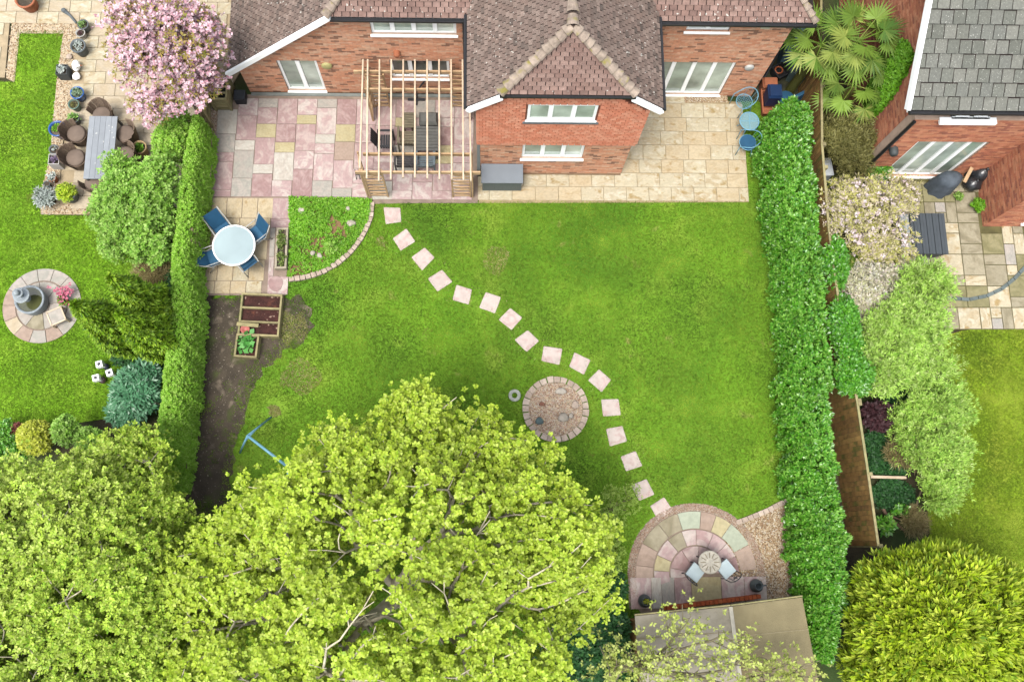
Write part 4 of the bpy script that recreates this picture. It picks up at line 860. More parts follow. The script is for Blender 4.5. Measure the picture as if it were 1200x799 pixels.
# orange brick planter wall
t = thing('brick_planter', 'long low orange brick planter along the front of the shed', 'planter', at(830, 713)); a, b = at(776, 712), at(888, 698)
OR = M('orange_brick', [C(214, 112, 64), C(200, 98, 56), C(222, 128, 78)], .9, 6, .2, .3); d = (b - a); L_ = d.length; dn = d.normalized()
for i in range(22):
    for r_ in range(4): p = a + dn * (L_ * (i + (r_ % 2) * .5) / 22.5); m = MB(); m.bar(p + Vector((0, 0, .06 + r_ * .075)), p + dn * (L_ / 22.5 - .012) + Vector((0, 0, .06 + r_ * .075)), .1, .065, 0.); part('brick', m, OR, t)
# shed
zR, zE = 2.35, 2.05
A_, B_, C1, D_, E_, F_ = at(744, 722, zE), at(856, 711, zR), at(940, 700, zE), at(962, 800, zE), at(872, 830, zR), at(752, 830, zE)
D_ = at(965, 830, zE); st = thing('garden_shed', 'garden shed with felted roof below the round patio', 'shed', (B_.x, (B_.y + E_.y) / 2, 0))
FELT = M('grey_felt', [C(180, 172, 154)], .95, 4, .14, .5, 60, patch=[(C(162, 154, 130), 1.2, .5, .7)]); FELT2 = M('brown_felt', [C(158, 146, 110)], .95, 3, .1, .5, 60, patch=[(C(140, 126, 90), 1.0, .5, .7)])
def quadslab(q, th, r=None): m = MB(); m.hexa([p - Vector((0, 0, th)) for p in q], q, r); return m
part('left_roof', quadslab([A_, F_, E_, B_], .04), FELT, st); part('right_roof', quadslab([B_, E_, D_, C1], .04), FELT2, st)
for k in (.3, .62): 
    u1, u2 = B_.lerp(E_, k), C1.lerp(D_, k * .98); m = MB(); m.bar(u1 + Vector((0, 0, .006)), u2 + Vector((0, 0, .006)), .012, .012); part('felt_lap', m, M('felt_edge', [C(190, 176, 140)], .9), st)
for k in (.25, .5, .75):
    u1, u2 = A_.lerp(F_, k), B_.lerp(E_, k); m = MB(); m.bar(u1 + Vector((0, 0, .006)), u2 + Vector((0, 0, .006)), .012, .01); part('felt_lap', m, FELT2, st)
m = MB(); m.bar(B_ + Vector((0, 0, .01)), E_ + Vector((0, 0, .01)), .09, .03); part('ridge_cap', m, M('pale_strip', [C(206, 200, 182)], .8), st)
m = MB(); o_ = Vector((0, .03, -.05)); m.bar(A_ + o_, B_ + o_, .03, .12); part('bargeboard', m, OLIVE, st); m = MB(); m.bar(B_ + o_, C1 + o_, .03, .12); part('bargeboard', m, OLIVE, st)
wy = A_.y - .25; nb = 16; x0_, x1_ = A_.x + .15, C1.x - .15
for k in range(14): m = MB(); m.box(x0_, x1_, wy - .02 - .001 * k, wy + .03 - .003 * (k % 2), k * .14, k * .14 + .135, 0.); part('board', m, FENCE, st)
m = MB(); m.box(x0_ - .01, x0_ + .03, F_.y + .2, wy - .03, 0, 1.96); m.box(x1_ - .03, x1_ + .01, F_.y + .2, wy - .03, 0, 1.96); m.box(x0_, x1_, F_.y + .15, F_.y + .19, 0, 1.96); part('shed_walls', m, FENCE, st)

# ------------------------------------------------------------ round table set, raised beds, planters, curved bed
c = at(274, 288, .72); g = (c.x, c.y, .05); t = thing('patio_table', 'round frosted glass table with white rim on the left terrace', 'table', g)
m = MB(); m.lathe(g, [(.001, .66), (.56, .66), (.56, .675), (.001, .675)], 40); part('glass_top', m, M('frosted_glass', [C(180, 204, 208), C(190, 210, 212)], .3, 1.2, .12, 0, spec=.6), t)
m = MB(); ring(m, (g[0], g[1], .05 + .667), .57, .022, 40, 8); part('rim', m, WHITE, t, True)
for k in range(4): m = MB(); a = .6 + k * 1.5708; m.tube([(g[0] + .45 * math.cos(a), g[1] + .45 * math.sin(a), .7), (g[0] + .5 * math.cos(a), g[1] + .5 * math.sin(a), .05)], .018, 8); part('leg', m, ALU, t)
def sling_chair(px, py, ang, label):
    c = at(px, py, .45); t = thing('sling_chair', label, 'chair', (c.x, c.y, .05), ang, 'blue sling chairs round the glass table')
    m = MB(); m.hexa([(-.2, -.22, .36), (.25, -.22, .4), (.25, .22, .4), (-.2, .22, .36)], [(-.2, -.22, .375), (.25, -.22, .415), (.25, .22, .415), (-.2, .22, .375)]); lpart('seat', m, SLING, t)
    m = MB(); m.hexa([(-.21, -.22, .38), (-.195, -.22, .38), (-.195, .22, .38), (-.21, .22, .38)], [(-.47, -.22, .86), (-.455, -.22, .865), (-.455, .22, .865), (-.47, .22, .86)]); lpart('backrest', m, SLING, t)
    for s_ in (-1, 1):
        m = MB(); m.tube([(.3, s_ * .25, 0), (.26, s_ * .25, .4), (-.2, s_ * .25, .37), (-.48, s_ * .25, .88)], .014, 6); lpart('side_frame', m, ALU, t, True)
        m = MB(); m.tube([(-.34, s_ * .25, 0), (-.1, s_ * .26, .4), (.2, s_ * .26, .56), (-.33, s_ * .26, .6)], .014, 6); lpart('armrest', m, ALU, t, True)
for px, py, lb in ((262, 271, 'blue sling chair at the upper left of the round glass table'), (298, 276, 'blue sling chair at the right of the round glass table'), (252, 301, 'blue sling chair at the left of the table next to the hedge'), (287, 304, 'blue sling chair at the lower right of the round glass table')):
    a = at(px, py, .45); sling_chair(px, py, math.atan2(c.y - a.y, c.x - a.x), lb)
def bed_box(name, label, x0, y0, x1, y1, h, divs=(), rot=0, w=.05, mat=OLIVE, soil=SOIL, z0=.0):
    a, b = at(x0, y1, h), at(x1, y0, h); cx, cy = (a.x + b.x) / 2, (a.y + b.y) / 2; W_, H_ = b.x - a.x, b.y - a.y; t = thing(name, label, 'raised bed', (cx, cy, z0), rot)
    for X0, X1, Y0, Y1 in ((-W_ / 2, W_ / 2, -H_ / 2, -H_ / 2 + w), (-W_ / 2, W_ / 2, H_ / 2 - w, H_ / 2), (-W_ / 2, -W_ / 2 + w, -H_ / 2 + w, H_ / 2 - w), (W_ / 2 - w, W_ / 2, -H_ / 2 + w, H_ / 2 - w)): m = MB(); m.box(X0, X1, Y0, Y1, 0, h + random.uniform(-.004, .004), 0.); lpart('board', m, mat, t)
    for f in divs: m = MB(); y = H_ / 2 - H_ * f; m.box(-W_ / 2 + w, W_ / 2 - w, y - w / 2, y + w / 2, 0, h - .008, 0.); lpart('board', m, mat, t)
    m = MB(); m.box(-W_ / 2 + w * .9, W_ / 2 - w * .9, -H_ / 2 + w * .9, H_ / 2 - w * .9, 0, h * .6); lpart('soil', m, soil, t); return t
SOIL2 = M('compost', [C(78, 44, 38), C(66, 38, 32)], .95, 6, .4, .8, 30, speck=(C(190, 160, 140), 9, .68), patch=[(C(130, 78, 56), 3, .6, .75)])
bb = bed_box('raised_bed', 'three part wooden raised bed of dark compost below the terrace', 279, 344.5, 330, 394, .28, (.34, .67), math.radians(-2.5), soil=SOIL2)
b2_ = bed_box('raised_bed', 'small square wooden raised bed with a leafy plant', 274.5, 392, 303, 419, .3, (), math.radians(-4), soil=SOIL2)
c = at(289, 402, .25); P_ = np.array([[c.x, c.y, .22]] * 9) + rng.normal(0, 1, (9, 3)) * [.1, .12, .03]; o = thing('leafy_plant', 'large leaved green plant growing in the small square raised bed', 'plant', (c.x, c.y, .2)); tufts('foliage', P_, rng.normal(0, .25, (9, 3)) + [0, 0, 1], 5, .19, .13, 1.1, LM('cabbage_leaf', [C(100, 180, 84), C(130, 200, 110), C(84, 160, 66)]), o)
m = MB(); a, b = at(277.5, 380, .3), at(303, 382, .3); m.bar(a, b, .1, .03); solo('loose_plank', m, OLIVE, 'short loose plank resting across the lowest raised bed row', 'plank', (a + b) / 2 - Vector((0, 0, .02)))
c = at(287, 386, .28); m = MB(); m.lathe((c.x, c.y, .17), [(.001, 0), (.08, .0), (.12, .1), (.13, .11), (.1, .11), (.06, .03), (.001, .03)], 18); solo('pink_dish', m, M('pink_plastic', [C(222, 130, 120)], .5, 4, .1, 0), 'small round pink dish standing in the raised bed', 'dish', Vector((c.x, c.y, .17)), smooth=True)
nb_ = bed_box('narrow_planter', 'long narrow planter with straggly plants set in the terrace', 322, 268, 338, 315.5, .2, (), 0, .055, M('grey_timber', [C(196, 184, 160)], .85, 6, .2, .3), SOIL, .04)
shrub('planter_plants', 'straggly green plants filling the long narrow planter', [(330, 282, .25, 5, 12, .12), (330, 303, .25, 5, 9, .1)], 70, 5, .07, .04, 1.0, LM('planter_leaf', [C(110, 140, 60), C(86, 116, 44), C(150, 160, 90)]), .7, cat='plant', stem=False)
c = at(323, 333, .055); m = MB(); m.prism([(c.x + .2 * math.cos(i * .35) * (1 + .06 * math.sin(i)), c.y + .22 * math.sin(i * .35)) for i in range(18)], .05, .066); solo('round_stone', m, S_ROSE2, 'oval red stone disc lying on the bottom slab of the terrace', 'stone', c)
CB = [(340, 232.5), (436, 235), (433, 256), (423, 279), (403, 301), (384, 315), (362, 322), (340, 326)]
sheet('curved_bed', CB, .035, M('rough_soil', [C(150, 120, 84)], .95, 3, .3, .6, 24), .05)
pg = [(p.x, p.y) for p in poly(CB)]; a = np.array(pg); n = 5200; x = rng.uniform(a[:, 0].min(), a[:, 0].max(), n); y = rng.uniform(a[:, 1].min(), a[:, 1].max(), n); ok = inpoly(x, y, pg)
for px, py, r in ((372, 292, .55), (397, 272, .4), (392, 262, .25), (350, 318, .35)): q = at(px, py); ok &= ~((np.hypot(x - q.x, y - q.y) < r * rng.uniform(.5, 1.1, n)) & (rng.random(n) < .8))
P_ = np.stack([x[ok], y[ok], rng.uniform(.05, .14, ok.sum())], 1); o = tufts('ground_cover', P_, rng.normal(0, .25, P_.shape) + [0, 0, 1], 4, .055, .045, 1.1, G_COVER, None); o['label'] = 'low bright green ground cover filling the curved bed'; o['category'] = 'ground cover'
et = thing('curved_stone_edging', 'curved row of small stone blocks edging the ground cover bed', 'edging', at(424, 279)); q = [(436.5, 238), (435, 255), (427, 275), (413, 295), (396, 310), (378, 320), (360, 326), (339, 329)]; cum = [at(*v) for v in q]; tot = sum((cum[i + 1] - cum[i]).length for i in range(7)); nb_ = 23
def along(d):
    for i in range(7):
        l = (cum[i + 1] - cum[i]).length
        if d <= l: return cum[i].lerp(cum[i + 1], d / l)
        d -= l
    return cum[-1]
for i in range(nb_):
    a, b = along(tot * (i + .05) / nb_), along(tot * (i + .93) / nb_); m = MB(); m.bar(a + Vector((0, 0, .045)), b + Vector((0, 0, .045)), random.uniform(.12, .15), random.uniform(.1, .13), 0.); part('edging_block', m, BLOCK, et)
for px, py, rx, ry, lb in ((412, 263, 6, 4.5, 'largest white rock in the ground cover bed'), (408, 246, 3, 3, 'small white rock near the top of the ground cover bed'), (375, 301, 4, 3, 'white rock near the lower edge of the ground cover bed'), (367, 298, 3.5, 3, 'pale rock left of the white rock at the lower edge of the ground cover bed')): boulder(px, py, rx, ry, .13, RK, lb, random.uniform(0, 3))
m = MB(); c = at(354, 249); m.cbox((c.x, c.y, .03), .16, .16, .09, .1); solo('stone_block', m, S_PINK, 'square pink stone block in the upper left of the ground cover bed', 'stone', Vector((c.x, c.y, .03)))
shrub('clump_plant', 'rounded light green clump plant in the ground cover bed', [(387, 291, .2, 7, 6, .15)], 50, 6, .09, .04, 1., G_SHR, cat='plant', stem=False)
# cold frame planter
a, b = at(244, 117, .75), at(267, 88, .75); t = thing('cold_frame', 'green timber planter stand with eight compartments beside the fence', 'planter', ((a.x + b.x) / 2, (a.y + b.y) / 2, 0)); x0_, x1_, y0_, y1_ = a.x, b.x, a.y, b.y
for X, Y in ((x0_ + .03, y0_ + .03), (x1_ - .03, y0_ + .03), (x0_ + .03, y1_ - .03), (x1_ - .03, y1_ - .03)): m = MB(); m.box(X - .035, X + .035, Y - .035, Y + .035, 0, .74); part('leg', m, OLIVE, t)
for k in range(4): m = MB(); m.box(x0_ + .07, x1_ - .07, y0_ + .01, y0_ + .03, .08 + k * .16, .2 + k * .16, 0.); part('slat', m, OLIVE, t); m = MB(); m.box(x1_ - .03, x1_ - .01, y0_ + .07, y1_ - .07, .08 + k * .16, .2 + k * .16, 0.); part('slat', m, OLIVE, t)
for k in range(5): m = MB(); Y = y0_ + (y1_ - y0_) * k / 4; m.box(x0_, x1_, Y - .025, Y + .025, .74, .79, 0.); part('rail', m, OLIVE, t)
for k in range(3): m = MB(); X = x0_ + (x1_ - x0_) * k / 2; m.box(X - .025, X + .025, y0_ + .026, y1_ - .026, .741, .788, 0.); part('rail', m, OLIVE, t)
m = MB(); m.box(x0_ + .04, x1_ - .04, y0_ + .04, y1_ - .04, .45, .55); part('inner_tray', m, M('dark_tray', [C(44, 48, 40)], .8), t)
m = MB(); c = at(280.5, 112, .35); m.cbox((c.x, c.y, 0), .3, .28, .33, 0); m.cbox((c.x, c.y, .33), .32, .3, .03, 0); solo('black_planter_cube', m, M('dark_plastic', [C(46, 50, 56)], .5, 5, .1, .1), 'black square box standing by the corner of the house', 'box', Vector((c.x, c.y, 0)))
# grey storage box on the cream terrace
a, b = at(564, 214.5, .75), at(613, 192, .85); t = thing('storage_box', 'grey plastic garden storage box against the brick wall', 'storage box', ((a.x + b.x) / 2, (a.y + b.y) / 2, .05)); GB = M('grey_plastic', [C(136, 144, 152)], .45, 3, .06, .05); GB2 = M('grey_green_plastic', [C(124, 134, 132)], .6, 3, .08, .1)
m = MB(); m.box(a.x + .03, b.x - .03, a.y + .04, b.y - .02, .05, .68); part('box_body', m, GB2, t)
for k in range(18): m = MB(); X = a.x + .05 + (b.x - a.x - .1) * k / 18; m.box(X, X + (b.x - a.x - .1) / 18 - .012, a.y + .028, a.y + .04, .08, .66, 0.); part('panel', m, GB2, t)
m = MB(); m.hexa([(a.x, a.y, .68), (b.x, a.y, .68), (b.x, b.y, .76), (a.x, b.y, .76)], [(a.x, a.y, .72), (b.x, a.y, .72), (b.x, b.y, .8), (a.x, b.y, .8)]); part('lid', m, GB, t)
a, b = at(559, 200, .5), at(562.5, 167, .5); m = MB(); m.box(a.x, b.x + .02, a.y, b.y, .05, .5); solo('side_panel', m, GB2, 'narrow upright grey panel leaning at the left side of the wing wall', 'panel', Vector((a.x, a.y, .05)))

# ------------------------------------------------------------ pergola and what stands under it
PZ = 1.98; a = at(488, 160, 0); pt = thing('pergola', 'open pergola of new pale timber with lattice corner posts against the house', 'pergola', (a.x, a.y, .05))
for y, x0_, x1_ in ((83.5, 414, 543), (104.5, 426, 546), (180, 425, 552), (201.5, 416, 563)):
    pa, pb = at(x0_, y, PZ), at(x1_, y + .5, PZ); m = MB(); n = 8
    for k in range(n):      # slightly arched beam
        u, v = k / n, (k + 1) / n; f = lambda t_: .045 * math.sin(math.pi * t_); A0, A1 = pa.lerp(pb, u), pa.lerp(pb, v); m.hexa([A0 + Vector((0, -.022, -.15 + f(u))), A1 + Vector((0, -.022, -.15 + f(v))), A1 + Vector((0, .022, -.15 + f(v))), A0 + Vector((0, .022, -.15 + f(u)))], [A0 + Vector((0, -.022, 0)), A1 + Vector((0, -.022, 0)), A1 + Vector((0, .022, 0)), A0 + Vector((0, .022, 0))], .3)
    part('beam', m, WOOD, pt)
for i, x_ in enumerate((425.5, 431, 444.8, 458.6, 472.6, 486.3, 500.5, 514.5, 528.6, 541.9, 550.5)):
    yt_ = 71 if i < 10 else 110; pa = at(x_, yt_ if yt_ < 100 else 122, PZ + .07); pb = at(x_ + (x_ - 488) * .02 - (2.5 if i == 0 else 0), (198, 210, 213, 211, 209, 209, 210, 211, 211, 212, 213)[i], PZ + .07)
    m = MB(); m.bar(pa, pb, .042, .075, .4); part('rafter', m, WOODP, pt)
def lattice(p0, p1, par, zt=PZ - .02):
    p0, p1 = Vector(p0), Vector(p1); up = Vector((0, 0, 1)); d = (p1 - p0); dn = d.normalized()
    for p in (p0, p1): m = MB(); m.bar(p + up * .05, p + up * zt, .045, .045, up=dn.cross(up)); part('post', m, WOOD, par)
    k = 9
    for i in range(k): z = .15 + (zt - .25) * i / (k - 1); m = MB(); m.bar(p0 + dn * .023 + up * z, p1 - dn * .023 + up * z, .03, .05); part('rung', m, WOOD, par)
    for i in range(0, k - 1, 2): z = .15 + (zt - .25) * i / (k - 1); z2 = z + (zt - .25) / (k - 1); m = MB(); m.bar(p0 + dn * .03 + up * (z + .03), p1 - dn * .03 + up * (z2 - .02), .02, .035); part('brace', m, WOOD, par)
for (pa, pb, pc) in (((440, 127), (457, 127), (440, 143)), ((547, 127.5), (530, 127), (548, 143)), ((434, 231.5), (455, 231.5), (432, 212)), ((551.5, 232), (531, 232), (551, 212))):
    lattice(at(*pa), at(*pb), pt); A0 = at(*pa) + Vector((-.06 if pa[0] < 490 else .06, 0, 0)); A1 = at(*pc) + Vector((-.06 if pa[0] < 490 else .06, 0, 0)); lattice(A0, A1, pt)
DK = M('dark_wicker', [C(96, 92, 92), C(80, 76, 78)], .8, 20, .25, .5, 60); TK = M('weathered_teak', [C(150, 140, 116), C(134, 124, 100)], .85, 8, .2, .3)
def slat_table(x0, y0, x1, y1, h, n, mat, name, label, cat, horiz=True, z0=.05):
    a, b = at(x0, y1, h), at(x1, y0, h); t = thing(name, label, cat, ((a.x + b.x) / 2, (a.y + b.y) / 2, z0))
    for k in range(n):
        m = MB()
        if horiz: q = (b.y - a.y) / n; m.box(a.x, b.x, a.y + q * k, a.y + q * (k + 1) - .012, h - .025, h, 0.)
        else: q = (b.x - a.x) / n; m.box(a.x + q * k, a.x + q * (k + 1) - .012, a.y, b.y, h - .025, h, 0.)
        part('slat', m, mat, t)
    for X, Y in ((a.x + .05, a.y + .05), (b.x - .05, a.y + .05), (a.x + .05, b.y - .05), (b.x - .05, b.y - .05)): m = MB(); m.box(X - .025, X + .025, Y - .025, Y + .025, z0, h - .026); part('leg', m, mat, t)
    return t, a, b
GLT = M('grey_table', [C(122, 122, 116), C(108, 108, 104)], .7, 10, .15, .2)
slat_table(487, 148, 514, 177, .7, 8, GLT, 'slatted_table', 'dark grey slatted table under the pergola', 'table')
slat_table(471, 132, 485, 150, .4, 6, TK, 'teak_stool', 'brown slatted teak footstool under the pergola', 'stool')
def wood_chair(px, py, ang, mat, label, name='garden_chair', w=.5):
    c = at(px, py, .42); t = thing(name, label, 'chair', (c.x, c.y, .05), ang, 'chairs under the pergola')
    for k in range(6): m = MB(); x = -w / 2 + w * k / 6; m.box(x, x + w / 6 - .015, -w / 2, w / 2, .38, .4, 0.); lpart('seat_slat', m, mat, t)
    for k in range(6): m = MB(); y = -w / 2 + w * k / 6; m.hexa([(-w / 2 - .02, y, .42), (-w / 2, y, .42), (-w / 2, y + w / 6 - .02, .42), (-w / 2 - .02, y + w / 6 - .02, .42)], [(-w / 2 - .17, y, .9), (-w / 2 - .15, y, .9), (-w / 2 - .15, y + w / 6 - .02, .9), (-w / 2 - .17, y + w / 6 - .02, .9)], 0.); lpart('back_slat', m, mat, t)
    for sx, sy in ((-1, -1), (1, -1), (1, 1), (-1, 1)): m = MB(); m.box(sx * w / 2 - .025, sx * w / 2 + .025, sy * (w / 2 + .03) - .02, sy * (w / 2 + .03) + .02, 0, .6); lpart('leg', m, mat, t)
    for s_ in (-1, 1): m = MB(); m.box(-w / 2 - .02, w / 2 + .04, s_ * (w / 2 + .03) - .03, s_ * (w / 2 + .03) + .03, .6, .63); lpart('armrest', m, mat, t)
wood_chair(478, 163, math.radians(90), TK, 'teak slatted reclining chair under the pergola left of the grey table', w=.46)
wood_chair(452, 167, math.radians(0), BLK, 'dark metal chair at the left end under the pergola', w=.42); wood_chair(475, 188, math.radians(90), DK, 'dark wicker chair below the teak chair under the pergola', w=.48); wood_chair(499, 189, math.radians(90), M('grey_blue_slat', [C(128, 142, 148)], .7), 'grey slatted chair below the grey table under the pergola', w=.44)
c = at(502, 139, .6); t = thing('covered_grill', 'grey boxy grill standing under the pergola by the wall', 'grill', (c.x, c.y, .05)); m = MB(); m.cbox((c.x, c.y, .05), .5, .36, .5, 0); part('grill_body', m, DK, t); m = MB(); m.hexa([(c.x - .27, c.y - .2, .55), (c.x + .27, c.y - .2, .55), (c.x + .27, c.y + .2, .55), (c.x - .27, c.y + .2, .55)], [(c.x - .22, c.y - .13, .66), (c.x + .22, c.y - .13, .66), (c.x + .22, c.y + .13, .66), (c.x - .22, c.y + .13, .66)]); part('hood', m, GLT, t)
c = at(488, 118, .05); t = thing('parasol_base', 'black cross shaped parasol base by the house wall', 'parasol base', (c.x, c.y, .06)); m = MB(); 
m.bar((c.x - .25, c.y, .09), (c.x + .25, c.y, .09), .07, .05); m.bar((c.x, c.y - .18, .091), (c.x, c.y + .18, .091), .07, .05); part('cross_foot', m, BLK, t); m = MB(); m.tube([(c.x, c.y, .1), (c.x + .05, c.y + .06, .5), (c.x + .35, c.y + .25, .9)], .025, 8); part('pole', m, BLK, t)
m = MB(); c = at(418, 203, .4)
for dx in (-.05, .05): m.tube([(c.x + dx, c.y - .06, .05), (c.x + dx, c.y + .08, .45)], .012, 6)
m.bar((c.x - .05, c.y, .25), (c.x + .05, c.y, .25), .02); solo('boot_scraper', m, BLK, 'small black metal H shaped stand beside the pergola corner', 'stand', Vector((c.x, c.y, .05)))
# ------------------------------------------------------------ left neighbour's garden
lb = MB(); q = poly([(-60, -40), (300, -40), (285, 80), (240, 150), (215, 240), (68, 246), (90, 26), (12, 26), (6, 92), (-60, 92)]); lb.prism([(p.x, p.y) for p in q], -.025, .026); lt = struct('left_terrace', lb, M('sand_joint_left', [C(196, 176, 142)], .95, 4, .2, .3, 30))
qq = [(p.x, p.y) for p in q]; sx, sy = mpp(100, 60) * 25, mpp(100, 60) * 15.6; x0_, y0_ = at(-40, 0).x, at(100, 246).y; r_ = 0; y = y0_; edgeL = poly([(93, 27), (69, 246)])
while y < at(100, -20).y:
    x = x0_ - (r_ % 2) * sx * .5
    while x < at(255, 60).x:
        cx, cy = x + sx / 2, y + sy / 2
        if inpoly(np.array([cx - sx * .3, cx + sx * .3]), np.array([cy, cy]), qq).all(): slab(x, x + sx, y, y + sy, .05, random.choice([S_NEI, S_NEI, S_OLD]), lt, .01)
        x += sx
    y += sy; r_ += 1
GL = [(7, 92), (14, 27), (93, 27), (84, 100), (72, 180), (69, 240), (135, 243), (135, 252), (48, 252), (46, 232), (58, 190), (66, 100), (74, 40), (23, 40), (17, 97)]
sheet('gravel_border', GL, .03, PEBB, .05); pebbles('gravel', poly(GL), 9000, PEB, .032, (.014, .032), 'cream pebbles bordering the left neighbouring lawn')
# round paved circle
c = at(50, 359); s = mpp(50, 359); cp = struct('paved_circle', MB().prism(circ(50, 359, 45), -.02, .03), JOINT)
for i in range(14): wedge(c.x, c.y, 30.5 * s, 46 * s, i * .4488, (i + 1) * .4488, .05, random.choice([S_NEI, S_GREY, S_TAN, S_GREY]), cp)
for i in range(8): wedge(c.x, c.y, 9 * s, 29.5 * s, i * .7854 + .2, (i + 1) * .7854 + .2, .05, random.choice([S_GREY, S_GREY, S_MOSS2]), cp)
wedge(c.x, c.y, 0, 8.6 * s, 0, 6.28, .05, S_GREY, cp)
f = at(43, 356); g = Vector((f.x, f.y, .05)); t = thing('water_fountain', 'tiered grey stone fountain with a round water basin on the paved circle', 'fountain', g); FS = M('fountain_stone', [C(186, 196, 200), C(166, 176, 182)], .6, 8, .2, .3)
m = MB(); m.lathe(g, [(.001, 0), (.36, 0), (.38, .1), (.4, .34), (.4, .38), (.35, .38), (.34, .3), (.001, .28)], 30); part('basin', m, FS, t, True)
m = MB(); m.lathe(g, [(.001, .33), (.345, .33)], 30); part('water', m, M('basin_water', [(.03, .035, .012, 1), (.05, .05, .02, 1)], .05, 3, .3, .1, 8, spec=.8), t)
tc_ = g + Vector((-.06, .03, 0)); m = MB(); m.lathe(tc_, [(.09, .28), (.07, .5), (.08, .62), (.2, .66), (.22, .7), (.19, .7), (.1, .66), (.001, .66)], 24); part('middle_tier', m, FS, t, True)
m = MB(); m.lathe(tc_, [(.06, .66), (.05, .82), (.13, .86), (.14, .9), (.12, .9), (.001, .86)], 20); part('upper_tier', m, FS, t, True); m = MB(); m.ell(tc_ + Vector((0, 0, .96)), .08, .08, .08, 16, 10); part('finial_ball', m, FS, t, True)
pot(73, 352, 6, .25, TERRA, 'small pot of bright pink flowers on the paved circle', (LM('stem_leaf', [C(110, 160, 60)]), 20, 5, .1, .04, .1, .1), group='pots in the left garden')
c = at(73, 344, .4); P_ = np.array([[c.x, c.y, .38]] * 60) + rng.normal(0, 1, (60, 3)) * [.12, .12, .05]; o = thing('pink_flowers', 'bunch of hot pink blooms rising above the paved circle', 'flowers', (c.x, c.y, .3)); tufts('petals', P_, rng.normal(0, .4, (60, 3)) + [0, 0, 1], 5, .06, .04, 1.1, G_PINK, o)
c = at(66, 371, .3); t = thing('stone_bench', 'small square pale wooden framed stool on the paved circle edge', 'stool', (c.x, c.y, .05), .45)
m = MB(); m.box(-.19, .19, -.19, .19, .24, .26); lpart('seat', m, S_GREY, t)
for a, b in (((-.2, -.2), (.2, -.2)), ((.2, -.2), (.2, .2)), ((.2, .2), (-.2, .2)), ((-.2, .2), (-.2, -.2))): m = MB(); m.bar((*a, .255), (*b, .255), .035, .04); lpart('rail', m, WOODP, t); m = MB(); m.box(a[0] - .02, a[0] + .02, a[1] - .02, a[1] + .02, 0, .234); lpart('leg', m, WOODP, t)
for px, py, lb_ in ((116, 427, 'white cube lantern highest of the three on the lawn'), (128, 437, 'white cube lantern rightmost beside the blue green shrub'), (112, 443, 'white cube lantern lowest of the three on the lawn')):
    c = at(px, py, .4); rz = random.uniform(.2, .5); t = thing('cube_lantern', lb_, 'lantern', (c.x, c.y, .02), rz, 'cube lanterns on the left lawn'); m = MB(); m.cbox((0, 0, .22), .17, .17, .17); lpart('cube', m, WHITE, t); m = MB(); m.cbox((0, 0, .391), .08, .08, .006, .3); lpart('opening', m, BLK, t); m = MB(); m.tube([(0, 0, 0), (0, 0, .22)], .015, 6); lpart('stake', m, BLK, t)
for px, py, r, cc, lb_ in ((124.5, 430, .09, C(60, 64, 84), 'dark blue glazed ball between the white cube lanterns'), (120.5, 446, .1, C(90, 70, 72), 'dark brown glazed ball below the white cube lanterns')):
    c = at(px, py, .1); m = MB(); m.ell(Vector((c.x, c.y, r + .02)), r, r, r, 18, 12); solo('glazed_ball', m, M('glazed_' + str(px)[:3].replace('1', 'a'), [cc], .15, 3, .1, 0, spec=.8), lb_, 'garden ornament', Vector((c.x, c.y, .02)), smooth=True)
# dining set
t, a, b = slat_table(97.5, 137, 138, 210, .74, 1, GLT, 'dining_table', 'long grey rectangular dining table on the left terrace', 'table', False)
for o in list(t.children):
    if o.name.startswith('slat'): bpy.data.objects.remove(o)
TG = M('grey_board', [C(168, 174, 180), C(158, 164, 170)], .6, 5, .08, .15, 40, speck=(C(225, 225, 220), 9, .7)); n = 5
for k in range(n): m = MB(); q = (b.x - a.x) / n; m.box(a.x + q * k, a.x + q * (k + 1) - .006, a.y, b.y, .71, .74, 0.); part('board', m, TG, t)
RAT = M('brown_rattan', [C(150, 128, 108), C(132, 110, 92), C(166, 144, 122)], .85, 26, .35, .8, 70); RATC = M('rattan_cushion', [C(142, 124, 110)], .9, 5, .15, .2)
def tub_chair(px, py, ang, label):
    c = at(px, py, .5); t = thing('rattan_chair', label, 'chair', (c.x, c.y, .05), ang, 'rattan tub chairs round the long grey table')
    for k in range(7):      # woven staves of the curved back
        a0 = math.radians(95 + k * 24.3); a1 = math.radians(95 + (k + 1) * 24.3 - 1.2); m = MB(); m.lathe((0, 0, 0), [(.24, .12), (.29, .4), (.35, .78 - abs(k - 3) * .045), (.37, .79 - abs(k - 3) * .045), (.31, .4), (.26, .12), (.24, .12)], 4, None, a0, a1); lpart('stave', m, RAT, t)
    m = MB(); m.lathe((0, 0, 0), [(.001, .1), (.25, .1), (.28, .4), (.001, .4)], 20); lpart('seat_base', m, RAT, t)
    m = MB(); m.lathe((0, 0, 0), [(.001, .4), (.25, .4), (.26, .44), (.22, .47), (.001, .475)], 20); lpart('cushion', m, RATC, t, True)
for px, py, a_, lb_ in ((89, 157, 0, 'brown rattan tub chair left of the grey table and nearer the house'), (88, 185, 0, 'brown rattan tub chair left of the grey table and farther from the house'), (147, 157, 180, 'brown rattan tub chair right of the grey table under the blossom'), (147, 182, 180, 'brown rattan tub chair right of the grey table behind the leafy shrub'), (110, 214, 90, 'brown rattan tub chair at the lower end of the grey table'), (119, 135, -90, 'brown rattan tub chair at the upper end of the grey table')): tub_chair(px, py, math.radians(a_), lb_)
